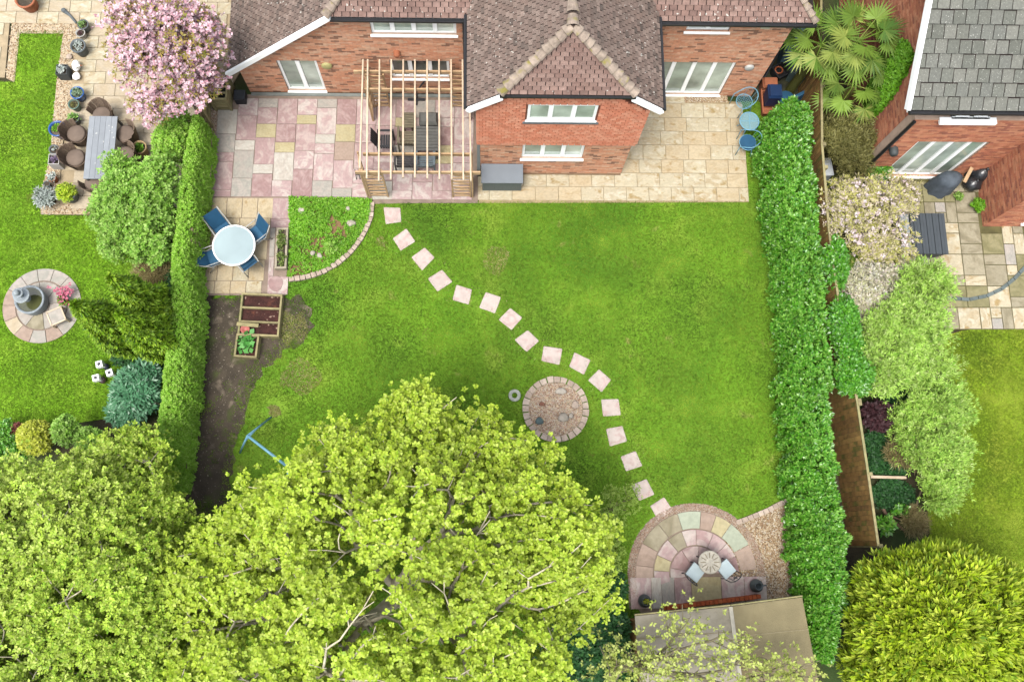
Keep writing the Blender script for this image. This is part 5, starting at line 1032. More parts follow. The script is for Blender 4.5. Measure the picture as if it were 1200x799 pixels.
# pots
PG = M('grey_pot', [C(128, 136, 138), C(112, 120, 122)], .7, 6, .15, .2); PD = M('dark_pot', [C(78, 84, 84)], .6, 6, .15, .1); PB = M('blue_glazed_pot', [C(44, 110, 190), C(34, 92, 170)], .2, 5, .15, 0, spec=.7); PW = M('white_pot', [C(216, 212, 206)], .6, 6, .1, .1); PV = M('violet_leaf', [C(150, 130, 160)])
pot(97, 29, 6.5, .3, PG, 'dark green pot with a small leafy plant nearest the patio end', P_leafy(LM('pot_leaf', [C(120, 156, 80), C(150, 180, 110)]), .1, 22))
pot(94, 39, 5.5, .25, PW, 'pale round pot of dark soil below the leafy pot', (G_PURP, 6, 4, .06, .03, .06, .05))
pot(91, 54, 9, .4, PG, 'wide grey pot filled with silvery stones', (G_SILV, 34, 4, .06, .04, .16, .04))
pot(72, 82, 6.5, .35, PD, 'square dark planter with variegated leaves on the lawn edge', P_leafy(G_SILV, .12, 26), True)
pot(90, 109, 8, .35, PB, 'blue glazed pot with a bushy silver green plant', P_leafy(LM('sage_leaf', [C(130, 160, 120), C(160, 184, 150)]), .14, 36))
pot(86, 122.5, 6.5, .3, M('green_pot', [C(110, 140, 124)], .5), 'grey green pot with low moss below the blue pot', (G_OLIV, 16, 5, .05, .02, .08, .04))
pot(86, 139, 6.5, .25, PG, 'pot of broad light green leaves beside the rattan chair', (LM('hosta_leaf', [C(150, 196, 90), C(180, 216, 140)]), 16, 5, .13, .07, .1, .08))
pot(66.5, 151, 10, .4, PB, 'largest bright blue glazed pot at the lawn edge', P_leafy(G_COVER, .12, 26))
pot(63, 175.5, 6, .3, PG, 'small grey pot of grey stones above the square white planter', (G_SILV, 10, 4, .05, .03, .07, .02))
pot(63, 187, 6.5, .38, PW, 'square white rimmed planter with purple and green leaves', P_leafy(PV, .09, 16), True)
pot(60, 208, 5.5, .25, TERRA, 'small terracotta pot with silver foliage on the gravel', P_leafy(G_SILV, .12, 20))
pot(54.5, 216, 4, .2, PG, 'tiny grey pot above the silver leaved bush')
pot(52, 231, 9.5, .35, PD, 'dark pot with a spreading silver leaved bush at the patio corner', (G_SILV, 130, 5, .11, .035, .3, .25))
t = pot(78, 226, 11, .4, PG, 'grey tub holding a round clipped yellow green box ball', (G_LIME if False else G_CON, 330, 6, .06, .028, .27, .34))
pot(163, 173, 8.5, .4, M('tan_pot', [C(206, 178, 130)], .8), 'wide tan rimmed pot with thin leaves right of the rattan chairs', P_leafy(G_COVER, .12, 26))
pot(193, 137, 6, .35, TERRA, 'terracotta pot with a green plant below the pink blossom tree', P_leafy(G_LAUR, .2, 60))
pot(29, -1, 12, .45, TERRA, 'large terracotta pot cut off by the top edge of the photo')
c = at(83, 20, .05); m = MB(); m.tube([(c.x - .15, c.y + .12, .09), (c.x, c.y, .09), (c.x + .2, c.y - .24, .09)], [.06, .035, .035], 10); m.lathe((c.x - .2, c.y + .16, .05), [(.001, 0), (.06, .02), (.07, .08), (.05, .1), (.001, .1)], 12); solo('lying_ornament', m, PG, 'grey tubular ornament lying on the slabs beside the first pot', 'garden ornament', Vector((c.x, c.y, .05)), smooth=True)
t = thing('goose_ornament', 'white goose shaped ornament standing between the pots', 'garden ornament', at(92, 81, .05)); c = at(92, 81, .05); m = MB(); m.ell(c + Vector((0, 0, .16)), .11, .17, .14, 14, 10); m.tube([c + Vector((.02, -.08, .2)), c + Vector((.1, -.1, .34)), c + Vector((.2, -.1, .36))], [.06, .04, .025], 10); part('body', m, WHITE, t, True); m = MB(); m.tube([c + Vector((.2, -.1, .36)), c + Vector((.27, -.1, .35))], [.02, .005], 6); part('beak', m, TERRA, t)
boulder(91, 91.5, 4.6, 5.2, .16, WHITE, 'smooth white egg shaped stone below the goose ornament', 0, .05); boulder(82, 68, 4, 3.5, .1, BLOCK, 'tan rounded stone in the pebbles left of the goose ornament', 0, .03)

# ------------------------------------------------------------ left fence and hedge, right fence
def fence(label, b0, pts, h, post_every=1.8, mat=FENCE, group=None, side=-1, limit=300):
    t = thing('fence', label, 'fence', (b0.x, b0.y, 0))
    for i in range(len(pts) - 1):
        a, b = Vector(pts[i]), Vector(pts[i + 1]); d = b - a; L_ = d.length; dn = d.normalized(); nr = Vector((dn.y, -dn.x, 0)) * side; n = int(L_ / .125)
        for k in range(n):
            p = a + dn * (L_ * k / n); q = a + dn * (L_ * (k + 1) / n - .006); hh = h + random.uniform(-.006, .006); m = MB(); m.hexa([p, q, q + nr * .012, p + nr * .022], [v + Vector((0, 0, hh)) for v in (p, q, q + nr * .012, p + nr * .022)], 0.); part('board', m, mat, t)
        for k in range(int(L_ / post_every) + 1): p = a + dn * min(L_, k * post_every) - nr * .06; m = MB(); m.cbox((p.x, p.y, 0), .09, .09, h + .05, math.atan2(dn.y, dn.x)); part('post', m, OLIVE, t)
        for z in (.3, h * .5, h - .2): m = MB(); m.bar(a - nr * .03 + Vector((0, 0, z)), b - nr * .03 + Vector((0, 0, z)), .04, .07); part('rail', m, OLIVE, t)
        m = MB(); m.bar(a + Vector((0, 0, h + .02)), b + Vector((0, 0, h + .02)), .06, .03); part('capping', m, OLIVE, t)
    return t
HF = 1.85
fr = [at(1029, 640, HF), at(1017, 556, HF), at(1004, 470, HF), at(985, 372, HF), at(971, 270, HF), at(963, 170, HF), at(962, 60, HF), at(962, -40, HF)]
fr = [Vector((p.x, p.y, 0)) for p in fr]; fence('tall brown board fence behind the laurel hedge on the right', fr[3], fr, HF, side=-1)
fl = [Vector((p.x, p.y, 0)) for p in (at(249, 60), at(247, 150), at(238, 300), at(228, 430), at(220, 520), at(212, 640), at(206, 800))]
fence('green brown board fence under the clipped hedge on the left', fl[1], fl, 1.3, mat=OLIVE, side=1, limit=0)
PS = [(247, 118), (256, 122), (258, 150), (250, 232), (238, 345), (232, 345), (242, 232)]
sheet('pebble_strip', PS, .03, PEBB); pebbles('pebbles', poly(PS), 2500, PEBR, .032, (.012, .028), 'rose pebbles in the strip between fence and terrace')
hedge('clipped_hedge', 'long clipped light green hedge along the left fence', [(233, 140, 7), (227, 170, 11), (219, 230, 13), (212, 300, 13), (211, 360, 17), (206, 420, 18), (201, 480, 18), (196, 530, 17), (192, 575, 15)], 1.65, 26000, 6, .055, .032, 1., G_HEDGE, rough=.11)
hedge('laurel_hedge', 'dense glossy bright green laurel hedge along the right of the lawn', [(934, 122, 22), (928, 150, 28), (932, 200, 27), (940, 260, 26), (947, 320, 26), (953, 400, 26), (954, 470, 26), (958, 540, 26), (966, 600, 28), (972, 650, 28), (974, 700, 24), (968, 740, 18), (964, 775, 12)], 1.95, 16500, 6, .1, .045, .85, G_LAUR, upb=1.8, rough=.2)

# ------------------------------------------------------------ trees and shrubs
ML = [(455, 665, 5.6, 165, 145, 1.9), (510, 512, 4.6, 82, 58, 1.5), (430, 545, 4.6, 80, 54, 1.4), (590, 560, 4.6, 68, 56, 1.5), (645, 640, 4.8, 74, 76, 1.6), (345, 615, 4.4, 92, 60, 1.5), (262, 680, 4.0, 80, 62, 1.4), (238, 770, 3.8, 62, 76, 1.3), (360, 770, 4.6, 120, 90, 1.6), (560, 760, 4.6, 110, 80, 1.6), (680, 690, 3.8, 42, 50, 1.1)]
tree('maple_tree', 'huge spreading yellow green maple tree over the lower lawn', 'tree', 478, 690, ML, 38000, 6, .072, .06, 1.2, G_MAPLE, .24, 900, 1.5, .42, 2.6, M('maple_bark', [C(246, 236, 206), C(226, 214, 182)], .9, 6, .3, .4, 30), clump=1150, cs=.13, tshell=.12, hole=(480, 650, 5.5, 170, .18), bare=(.018, .06, .55), stray=.14)
L1 = [(60, 625, 4.0, 100, 78, 1.6), (15, 585, 3.2, 56, 46, 1.2), (110, 570, 3.0, 56, 42, 1.2), (20, 680, 4, 60, 60, 1.3)]
L2 = [(130, 700, 4.2, 85, 90, 1.7), (170, 620, 3.2, 50, 60, 1.3), (160, 540, 2.4, 44, 34, 1.0), (185, 760, 3.4, 40, 50, 1.2)]
L3 = [(40, 770, 4.2, 90, 70, 1.6), (110, 800, 4., 60, 40, 1.3)]
for L_, bx_, by_, lb_, n in ((L1, 110, 615, 'fine leaved yellow green tree at the left edge below the lawn', 15000), (L2, 195, 690, 'fine leaved tree between the left hedge and the maple', 15000), (L3, 130, 745, 'fine leaved tree filling the bottom left corner', 9000)):
    tree('woodland_tree', lb_, 'tree', bx_, by_, L_, int(n * 1.25), 6, .08, .045, 1.1, G_WOOD, .13, 260, 1.2, .4, 2.2, M('maple_bark', []), group='trees in the bottom left corner', clump=1000, cs=.15, tshell=.2, bare=(.022, .06, .35), stray=.1)
BL = [(200, 45, 3.6, 62, 52, 1.0), (160, 60, 3.2, 36, 42, .8), (222, 95, 3.0, 38, 36, .8), (185, 120, 2.6, 32, 26, .6), (240, 50, 3.2, 28, 40, .7), (155, 15, 3.3, 32, 26, .7), (250, 100, 2.6, 16, 18, .4)]
bt = tree('cherry_tree', 'flowering tree thick with pink blossom above the left terrace', 'tree', 236, 132, BL, 4000, 6, .075, .06, 1.1, G_BLOS, .11, 240, 1.3, .6, 1.8, M('cherry_bark', [C(120, 100, 90)], .9), clump=250, cs=.12, stray=.2)
P_, O = lobes(BL, 900, .2); tufts('bronze_leaves', P_, O + [0, 0, .3], 5, .12, .045, 1.0, G_BRON, bt)
def cone_tree(label, bpx, bpy_, h, R_, n, mat, k=6, l=.13, w=.05):
    g = at(bpx, bpy_); t = thing('conifer', label, 'conifer', g, 0, 'columnar conifers by the left hedge'); z = h * (1 - rng.random(n) ** .62); a = rng.uniform(0, 6.283, n); fz = 1 - z / h; pr = np.clip(fz * 1.75, 0.01, 1) ** .9 * np.clip(1.25 - fz * .5, 0, 1); rr = R_ * pr * (rng.random(n) ** .18) * (1 + .22 * np.sin(a * 5 + z * 2.2) + .14 * np.sin(a * 9 + z * 7))
    P_ = np.stack([g.x + rr * np.cos(a), g.y + rr * np.sin(a), z + .05], 1); O = np.stack([np.cos(a), np.sin(a), np.full(n, .7)], 1); tufts('foliage', P_, O + rng.normal(0, .25, P_.shape), k, l, w, .9, mat, t)
    m = MB(); m.tube([g, g + Vector((.02, 0, h * .5)), g + Vector((0, 0, h * .95))], [.09, .06, .01], 8); part('trunk', m, BARK, t, True)
cone_tree('golden columnar conifer whose tip points at the stone fountain', 166, 402, 4.2, .52, 4600, G_CON2); cone_tree('golden columnar conifer with the highest tip near the dry grass', 200, 376, 4.2, .5, 4600, G_CON2); cone_tree('golden columnar conifer nearest the clipped hedge', 204, 408, 3.9, .5, 4600, G_CON2)
shrub('leafy_shrub', 'big loose light green shrub between the grey table and the hedge', [(160, 240, 1.5, 44, 46, .8), (180, 285, 1.2, 32, 28, .7), (140, 285, .9, 22, 22, .5), (148, 205, 1.4, 30, 22, .6), (125, 245, 1., 16, 30, .5), (190, 215, 1.5, 20, 40, .7)], 6500, 6, .085, .045, 1., G_SHR, nt_=60, clump=700, cs=.09)
shrub('leafy_shrub', 'green shrub against the fence right of the rattan chairs', [(200, 170, 1.2, 20, 26, .6), (212, 150, 1.2, 16, 22, .6)], 1500, 6, .08, .04, 1., G_HEDGE, nt_=20)
shrub('dry_shrub', 'dry brown twiggy shrub between the hedge and the conifers', [(182, 325, .6, 24, 20, .45)], 900, 7, .2, .012, .7, G_DRY)
shrub('rhododendron', 'dark blue green rhododendron with broad leaves by the white lanterns', [(160, 460, .9, 26, 30, .6), (148, 482, .6, 20, 16, .4), (174, 437, .8, 14, 14, .5)], 1500, 7, .17, .055, 1.1, G_RHOD, nt_=20)
shrub('leafy_shrub', 'dark green shrub in shade under the golden conifers', [(205, 340, .6, 22, 30, .4), (190, 425, .5, 26, 16, .35), (150, 420, .3, 20, 12, .25)], 1300, 6, .09, .045, 1.1, G_DARK, nt_=20)
shrub('yellow_shrub', 'round yellow shrub at the edge of the left lawn', [(43, 513, .7, 20, 20, .5)], 1100, 6, .08, .05, 1., G_LIME); shrub('red_shrub', 'small dull red shrub left of the round yellow shrub', [(19, 506, .5, 12, 9, .3)], 300, 6, .08, .04, 1., G_RED); shrub('leafy_shrub', 'dark green shrub at the far left edge below the lawn', [(4, 518, .6, 18, 26, .4), (22, 530, .5, 18, 14, .35)], 700, 6, .08, .04, 1., G_LAUR)
shrub('leafy_shrub', 'pale green tall shrub right of the round yellow shrub', [(78, 505, 1.1, 14, 18, .5), (104, 515, 1., 18, 14, .4)], 600, 6, .09, .05, 1., G_SHR)
# right side
shrub('olive_shrub', 'dull olive twiggy shrub beside the red brick gable wall', [(990, 160, 1.2, 33, 34, .7), (1000, 185, .9, 20, 22, .4)], 3200, 6, .12, .02, .8, G_OLIV, nt_=50, clump=260)
shrub('blossom_shrub', 'pale yellow flowering shrub with pinkish white blossom beside the right patio', [(1010, 250, 1.7, 46, 42, .7), (1050, 232, 1.5, 30, 22, .4), (1035, 290, 1.5, 36, 26, .5), (990, 230, 1.4, 26, 20, .4)], 2300, 6, .11, .035, 1., G_PALE, nt_=90, clump=420, extra=(420, LM('pale_petal', [C(240, 222, 222), C(248, 238, 238), C(232, 206, 206)], .3, .05), 'blossom', .07, .05))
shrub('variegated_shrub', 'whitish variegated willow shrub above the yellow green willow', [(1020, 345, 1.2, 34, 36, .6), (1000, 375, 1., 20, 22, .4), (1060, 325, 1.2, 20, 14, .3)], 3000, 6, .1, .032, 1., G_WHITE, nt_=60, clump=300)
shrub('fern_shrub', 'feathery green shrub between the blossom shrub and the willow', [(1010, 312, .9, 36, 22, .5), (985, 335, .7, 16, 22, .4)], 1300, 6, .16, .025, .9, LM('fern_leaf', [C(128, 160, 60), C(150, 180, 80), C(104, 140, 46)]))
WL = [(1080, 335, 1.5, 36, 26, .6), (1065, 385, 1.8, 50, 38, .8), (1030, 430, 1.6, 42, 32, .7), (1085, 425, 1.3, 34, 28, .6), (1010, 410, 1.3, 26, 26, .5)]
shrub('willow_shrub', 'large pale yellow green willow bush beside the right patio', WL, 7500, 6, .11, .026, .8, G_WILL, nt_=120, clump=700, cs=.11, stem=True)
shrub('willow_shrub', 'pale green willow bush overhanging the yellowish right lawn', [(1098, 478, 1.3, 38, 34, .6), (1100, 528, 1.2, 36, 30, .6), (1065, 505, .9, 22, 30, .4), (1104, 572, .9, 26, 26, .5)], 4600, 6, .11, .026, .8, G_WILL, nt_=80, clump=480, cs=.11)
shrub('leafy_shrub', 'mid green shrub leaning on the fence beside the willow', [(1000, 440, 1.7, 22, 26, .6), (978, 310, 1.6, 12, 34, .6), (988, 380, 1.7, 16, 34, .6), (996, 410, 1.6, 16, 24, .5)], 3000, 6, .09, .045, 1.1, G_LAUR)
shrub('purple_shrub', 'dark purple leaved shrub in the shade by the fence', [(1030, 488, .6, 20, 16, .3), (1048, 500, .5, 14, 10, .25)], 420, 6, .13, .08, 1.1, G_PURP)
shrub('ivy_bed', 'dark green low ivy beside the fence and beam', [(1040, 545, .15, 24, 20, .14), (1045, 580, .12, 28, 18, .12), (1030, 520, .2, 18, 18, .15), (1060, 470, .2, 30, 20, .15)], 2200, 5, .07, .05, 1.2, G_DARK, cat='plant', stem=False)
shrub('dry_shrub', 'pinkish brown dead twigs beside the right lawn', [(1072, 612, .3, 14, 16, .2), (1058, 530, .6, 20, 16, .3), (1085, 540, .5, 20, 14, .25)], 1100, 6, .2, .012, .8, G_DRY)
shrub('leafy_plant', 'few bright leaves in front of the fence end', [(1035, 615, .4, 14, 10, .2), (1055, 600, .3, 12, 8, .15)], 60, 5, .12, .07, 1.2, G_LAUR, cat='plant', stem=False)
shrub('leafy_plant', 'small bright green bush at the corner of the brick house by the downpipe', [(1030, 201, .5, 14, 11, .3)], 330, 6, .09, .05, 1., G_LAUR, cat='plant'); shrub('leafy_plant', 'tiny green weed growing by the extension wall', [(1147, 241, .2, 8, 7, .12)], 60, 5, .09, .05, 1., G_COVER, cat='plant', stem=False); shrub('leafy_plant', 'tiny pale green weed beside the black bag pile', [(1123, 231, .15, 5, 5, .08)], 30, 5, .07, .04, 1., G_SHR, cat='plant', stem=False)
GC = [(1105, 735, 2.6, 104, 92, 1.9), (1180, 790, 2.6, 60, 70, 1.6), (1060, 790, 2.2, 66, 50, 1.4), (1160, 700, 2.2, 48, 40, 1.2), (1050, 690, 2.0, 50, 42, 1.2)]
GC += [(1080, 690, 3.4, 28, 24, .6), (1130, 680, 3.6, 30, 26, .6), (1060, 740, 3.4, 26, 28, .6), (1115, 735, 4.1, 34, 30, .6), (1165, 740, 3.6, 28, 30, .6), (1090, 780, 3.6, 32, 24, .6), (1145, 785, 3.4, 26, 24, .6)] + [(1012, 730, 1.6, 22, 26, .6), (1020, 680, 1.5, 22, 18, .5), (1100, 650, 1.8, 26, 16, .5), (1010, 775, 1.4, 24, 30, .6)]
g = at(1085, 728); t = thing('golden_conifer', 'large feathery golden conifer in the bottom right corner', 'conifer', g); P_, O = lobes(GC, 15000, .3); tufts('foliage', P_, O * .9 + [0, 0, .5] + rng.normal(0, .3, P_.shape), 8, .2, .06, .6, G_CON, t)
m = MB(); m.tube([g, g + Vector((0, 0, 1.6)), g + Vector((0, 0, 3.4))], [.16, .12, .03], 10); part('trunk', m, BARK, t, True); T, _ = lobes(GC, 70, .5); nd, pr_, rd = skeleton((g.x, g.y, 0), (g.x, g.y, .6), T, .09); m = MB(); limbs(nd, pr_, rd, m); part('branches', m, BARK, t)
# trees above the shed
SL = [(800, 740, 3.6, 44, 40, .7), (870, 770, 3.8, 50, 30, .6), (760, 780, 3.4, 50, 34, .8), (930, 790, 3.4, 50, 26, .6), (720, 770, 3, 40, 40, .8), (830, 800, 3.4, 90, 22, .6), (880, 760, 3.4, 18, 14, .4), (905, 790, 3.4, 36, 26, .5)]
tree('birch_tree', 'thin branched young tree reaching over the shed roof', 'tree', 700, 830, SL, 900, 5, .085, .05, 1.1, LM('young_leaf', [C(190, 204, 96), C(206, 216, 124), C(166, 186, 74)]), .1, 230, 1.2, .5, .5, M('grey_bark', [C(160, 150, 120), C(136, 128, 100)], .9), clump=160, cs=.16)
shrub('dark_shrub', 'dark green ivy and shrubs under the maple beside the shed', [(690, 745, .9, 48, 50, .6), (700, 690, .6, 34, 30, .4), (650, 780, .8, 40, 40, .5), (730, 790, .8, 20, 30, .5)], 5200, 6, .11, .065, 1.1, G_DARK, nt_=50)
shrub('wispy_shrub', 'thin wispy shrub on the lawn left of the round patio', [(718, 600, .9, 16, 34, .5), (740, 585, .8, 12, 22, .4), (715, 650, .9, 18, 30, .5)], 420, 5, .07, .03, 1., LM('wisp_leaf', [C(160, 190, 80), C(140, 170, 70)]), nt_=60)
c = at(634, 790, 1.); m = MB(); m.tube([(c.x, c.y, 0), (c.x + .02, c.y, .5), (c.x, c.y, 1.0)], [.26, .2, .18], 12); solo('tree_stump', m, M('stump_wood', [C(170, 140, 100)], .95, 7, .35, .6, 20), 'pale brown cut tree stump among the dark shrubs under the maple', 'tree stump', Vector((c.x, c.y, 0)))
# palms
def palm(label, px, py, z, fr_, k=22, R_=.62):
    g = at(563 + (px - 563) * (1 - z / CAMH), 630 + (py - 630) * (1 - z / CAMH)); top = Vector((g.x, g.y, z)); t = thing('fan_palm', label, 'palm', g, 0, 'fan palms behind the house'); m = MB(); m.tube([g - Vector((0, 0, .03)), g + Vector((.03, 0, z * .5)), top], [.15, .13, .12], 10); part('trunk', m, G_OLIV, t)
    for i in range(fr_):
        a = i * 2.4 + random.uniform(-.2, .2); el = .95 - 1.25 * i / fr_; L_ = random.uniform(.55, .8); d = Vector((math.cos(a) * math.cos(el), math.sin(a) * math.cos(el), math.sin(el))); h_ = top + d * L_; m = MB(); m.tube([top, top + d * L_ * .5, h_], [.02, .014, .01], 5); fo = part('frond', m, G_PALM, t)
        d2 = (d + Vector((0, 0, -.45))).normalized(); s_ = d2.cross(Vector((0, 0, 1))).normalized(); up = s_.cross(d2); Pn, Dn, Nn, Ln, Wn = [], [], [], [], []
        for j in range(k):
            f = math.radians(-125 + 250 * j / (k - 1)); dd = d2 * math.cos(f) + s_ * math.sin(f) + up * (.12 * (1 if j % 2 else .6)) - up * .25 * abs(math.sin(f)); Pn.append(list(h_)); Dn.append(list(dd)); Nn.append(list(up)); Ln.append(R_ * random.uniform(.85, 1.05) * (.75 + .25 * math.cos(f))); Wn.append(.06)
        leafobj('leaflets', np.array(Pn), np.array(Dn), np.array(Nn) + rng.normal(0, .15, (k, 3)), Ln, Wn, .15 * rng.random(k) + random.random(), G_PALM, fo)
palm('tall fan palm nearest the brick gable wall', 1012, 40, 3.0, 17); palm('fan palm with fronds reaching the house roof corner', 968, 45, 2.6, 13, R_=.6); palm('lower fan palm above the olive shrub', 1005, 95, 2.0, 13, R_=.55)
# ivy on the gable wall
iv = thing('wall_ivy', 'bright green ivy climbing the red brick gable wall', 'ivy', (RX - .03, at(1035, 100, 1.5).y, 0)); n = 2600; P_ = []
IVP = [(1018, 132), (1016, 110), (1032, 85), (1048, 66), (1062, 48), (1068, 56), (1072, 66), (1060, 92), (1046, 116), (1028, 136)]
while len(P_) < n:
    px, py = random.uniform(1012, 1080), random.uniform(44, 140)
    if inpoly(np.array([px]), np.array([py]), IVP)[0]:
        r = ray(px, py); t_ = (RX - .03) / r[0]; y, z = r[1] * t_, CAMH + r[2] * t_
        if z > .05: P_.append([RX - random.uniform(.02, .14), y, z])
P_ = np.array(P_); tufts('foliage', P_, rng.normal(0, .3, P_.shape) + [-.9, 0, .6], 5, .08, .06, 1.1, G_COVER, iv)

# ------------------------------------------------------------ right neighbour's patio
RP = [(1060, 197), (1240, 197), (1240, 387), (1098, 387), (1075, 340), (1045, 250), (1040, 204)]
m = MB(); q = poly(RP); m.prism([(p.x, p.y) for p in q], -.02, .028); rt = struct('right_patio', m, JOINTM); qq = [(p.x, p.y) for p in q]
U = mpp(1140, 300) * 12.6; gx0, gy0 = at(1098, 386).x - 5 * U, at(1140, 386.5).y; occ = {}; Wn, Hn = 24, 17
for j in range(Hn):
    for i in range(Wn):
        if (i, j) in occ: continue
        w, h = random.choice([(2, 2), (2, 1), (1, 1), (2, 2), (1, 2), (2, 2), (3, 2) if random.random() < .4 else (2, 1)])
        while w > 1 and any((i + a, j) in occ for a in range(w)): w -= 1
        for a in range(w):
            for b in range(h): occ[(i + a, j + b)] = 1
        x0_, x1_, y0_, y1_ = gx0 + i * U, gx0 + (i + w) * U, gy0 + j * U, gy0 + (j + h) * U; cx, cy = (x0_ + x1_) / 2, (y0_ + y1_) / 2
        if inpoly(np.array([cx]), np.array([cy]), qq)[0] and not (cx > EX - .05 and cy > EXY - .05) and cy < RYY - .1:
            slab(x0_, x1_, y0_, min(y1_, RYY - .03), .05, random.choice([S_MOSS, S_MOSS2, S_MOSS2, S_OLD, S_MOSS2, S_GREY]), rt, .022, rot=0)
eg = thing('slate_edging', 'curved row of blue grey setts crossing the right patio', 'edging', at(1150, 352)); SET = M('blue_grey_sett', [C(124, 136, 134), C(106, 118, 116)], .85, 7, .2, .3); q = [(1100, 349), (1115, 351), (1135, 352), (1155, 348), (1172, 340), (1187, 328), (1200, 314), (1212, 298), (1222, 280)]
for i in range(8):
    for h_ in (0, 1): a, b = at(*q[i]), at(*q[i + 1]); a, b = a.lerp(b, h_ / 2), a.lerp(b, (h_ + 1) / 2 - .04); m = MB(); m.bar(a + Vector((0, 0, .055)), b + Vector((0, 0, .055)), .1, .06, 0.); part('sett', m, SET, eg)
# dark storage box
a, b = at(1072, 298, .75), at(1106, 251, .75); t = thing('storage_chest', 'dark grey ribbed storage chest with pale side on the right patio', 'storage box', ((a.x + b.x) / 2, (a.y + b.y) / 2, .05)); DG = M('charcoal_plastic', [C(84, 92, 98)], .5, 4, .08, .05)
m = MB(); m.hexa([(a.x + .04, a.y + .1, .05), (b.x - .06, a.y + .1, .05), (b.x - .06, b.y - .05, .05), (a.x + .04, b.y - .05, .05)], [(a.x, a.y + .02, .7), (b.x, a.y + .02, .7), (b.x, b.y, .7), (a.x, b.y, .7)]); part('chest_body', m, DG, t)
for k in range(11): m = MB(); q_ = (b.x - a.x + .04) / 11; m.box(a.x - .02 + q_ * k, a.x - .02 + q_ * (k + 1) - .01, a.y, b.y + .01, .7, .745 + .012 * (k % 2), 0.); part('lid_rib', m, DG, t)
a2 = at(1058, 298, .7); m = MB(); m.box(a2.x, a.x - .03, a.y + .03, b.y, .64, .68); part('side_shelf', m, M('pale_grey_plastic', [C(176, 186, 192)], .5, 4, .06, 0), t); m = MB(); m.box(a2.x + .02, a2.x + .06, a.y + .06, b.y - .03, .05, .64); part('shelf_support', m, DG, t)
# covered pile by the extension
t = thing('covered_barbecue', 'grey covered barbecue standing against the red brick wall', 'barbecue', at(1113, 212, .3)); c = at(1113, 211, .7); CV = M('grey_cover', [C(98, 108, 118), C(84, 94, 104)], .8, 6, .25, .4, 12)
m = MB(); N_ = 26; prof = [(.36, 0), (.33, .3), (.3, .6), (.27, .78), (.15, .86), (.001, .88)]; vs = []
for q_, z in prof:
    for i in range(N_): an = 6.2832 * i / N_; w = 1 + .1 * math.sin(an * 7) * (1 - z) + .06 * math.sin(an * 3); vs.append((c.x + q_ * 1.15 * w * math.cos(an), c.y + q_ * .85 * w * math.sin(an), .05 + z))
m.add(vs, [(j * N_ + i, j * N_ + (i + 1) % N_, (j + 1) * N_ + (i + 1) % N_, (j + 1) * N_ + i) for j in range(5) for i in range(N_)]); part('cover', m, CV, t, True)
def black_bag(px, py, r, h, label): 
    c = at(px, py, h * .6); m = MB(); n, k = 16, 8; vs = []
    for j in range(k + 1):
        ph = math.pi * j / k
        for i in range(n): an = 6.2832 * i / n; w = 1 + .13 * math.sin(an * 5 + j * 1.3) * math.sin(ph); vs.append((c.x + r * w * math.sin(ph) * math.cos(an), c.y + r * .85 * w * math.sin(ph) * math.sin(an), .05 + h * .5 - h * .5 * math.cos(ph)))
    m.add(vs, [(j * n + i, j * n + (i + 1) % n, (j + 1) * n + (i + 1) % n, (j + 1) * n + i) for j in range(k) for i in range(n)]); m.tube([(c.x, c.y, .05 + h * .97), (c.x + .02, c.y, .05 + h * 1.12)], [.03, .06], 6)
    return solo('black_bag', m, M('black_plastic', [(.015, .016, .018, 1)], .3, 5, .3, .5, 12, spec=.6), label, 'bag', Vector((c.x, c.y, .05)), 'black bags by the brick wall', True)
black_bag(1150, 204, .3, .6, 'largest shiny black bag in the corner of the brick walls'); black_bag(1140, 216, .26, .45, 'black bag in front of the largest one by the extension'); black_bag(1136, 200, .2, .5, 'black bag between the grey cover and the sliding door')
m = MB(); a, b = at(1130, 214, .7), at(1139, 197, .75); m.bar(a, b, .1, .03); solo('loose_plank', m, WOOD, 'pale wooden plank lying on the black bags', 'plank', (a + b) / 2); boulder(1135, 221, 5, 3, .1, RK, 'pale stone lying in front of the black bags')
m = MB(); a, b = at(1020, 559, .35), at(1061, 560, .35); m.bar(a, b, .07, .07); m.bar(b - Vector((0, 0, .38)), b, .06, .06); solo('timber_beam', m, WOODP, 'pale timber beam sticking out from the fence over dark ivy', 'beam', (a + b) / 2)
m = MB(); m.tube([at(1028, 585, .1), at(1038, 602, .12), at(1060, 622, .1)], [.05, .045, .03], 8); m.tube([at(1040, 603, .12), at(1062, 612, .2)], [.03, .012], 6); solo('dead_branch', m, M('dead_wood', [C(150, 120, 100)], .95, 6, .3, .4), 'bare brown fallen branch on the ground beside the fence end', 'branch', at(1038, 602, .0))
c = at(969, 196, .5); m = MB(); m.cbox((c.x, c.y, 0), .3, .5, .45, .1); m.cbox((c.x, c.y, .45), .34, .54, .04, .1); solo('white_box', m, M('pale_box', [C(208, 214, 218)], .5), 'pale grey box standing behind the fence below the palms', 'box', Vector((c.x, c.y, 0)))
wall_disc(h2, W2, 1047, 174, .12, PD, 'wall_lamp', .22)

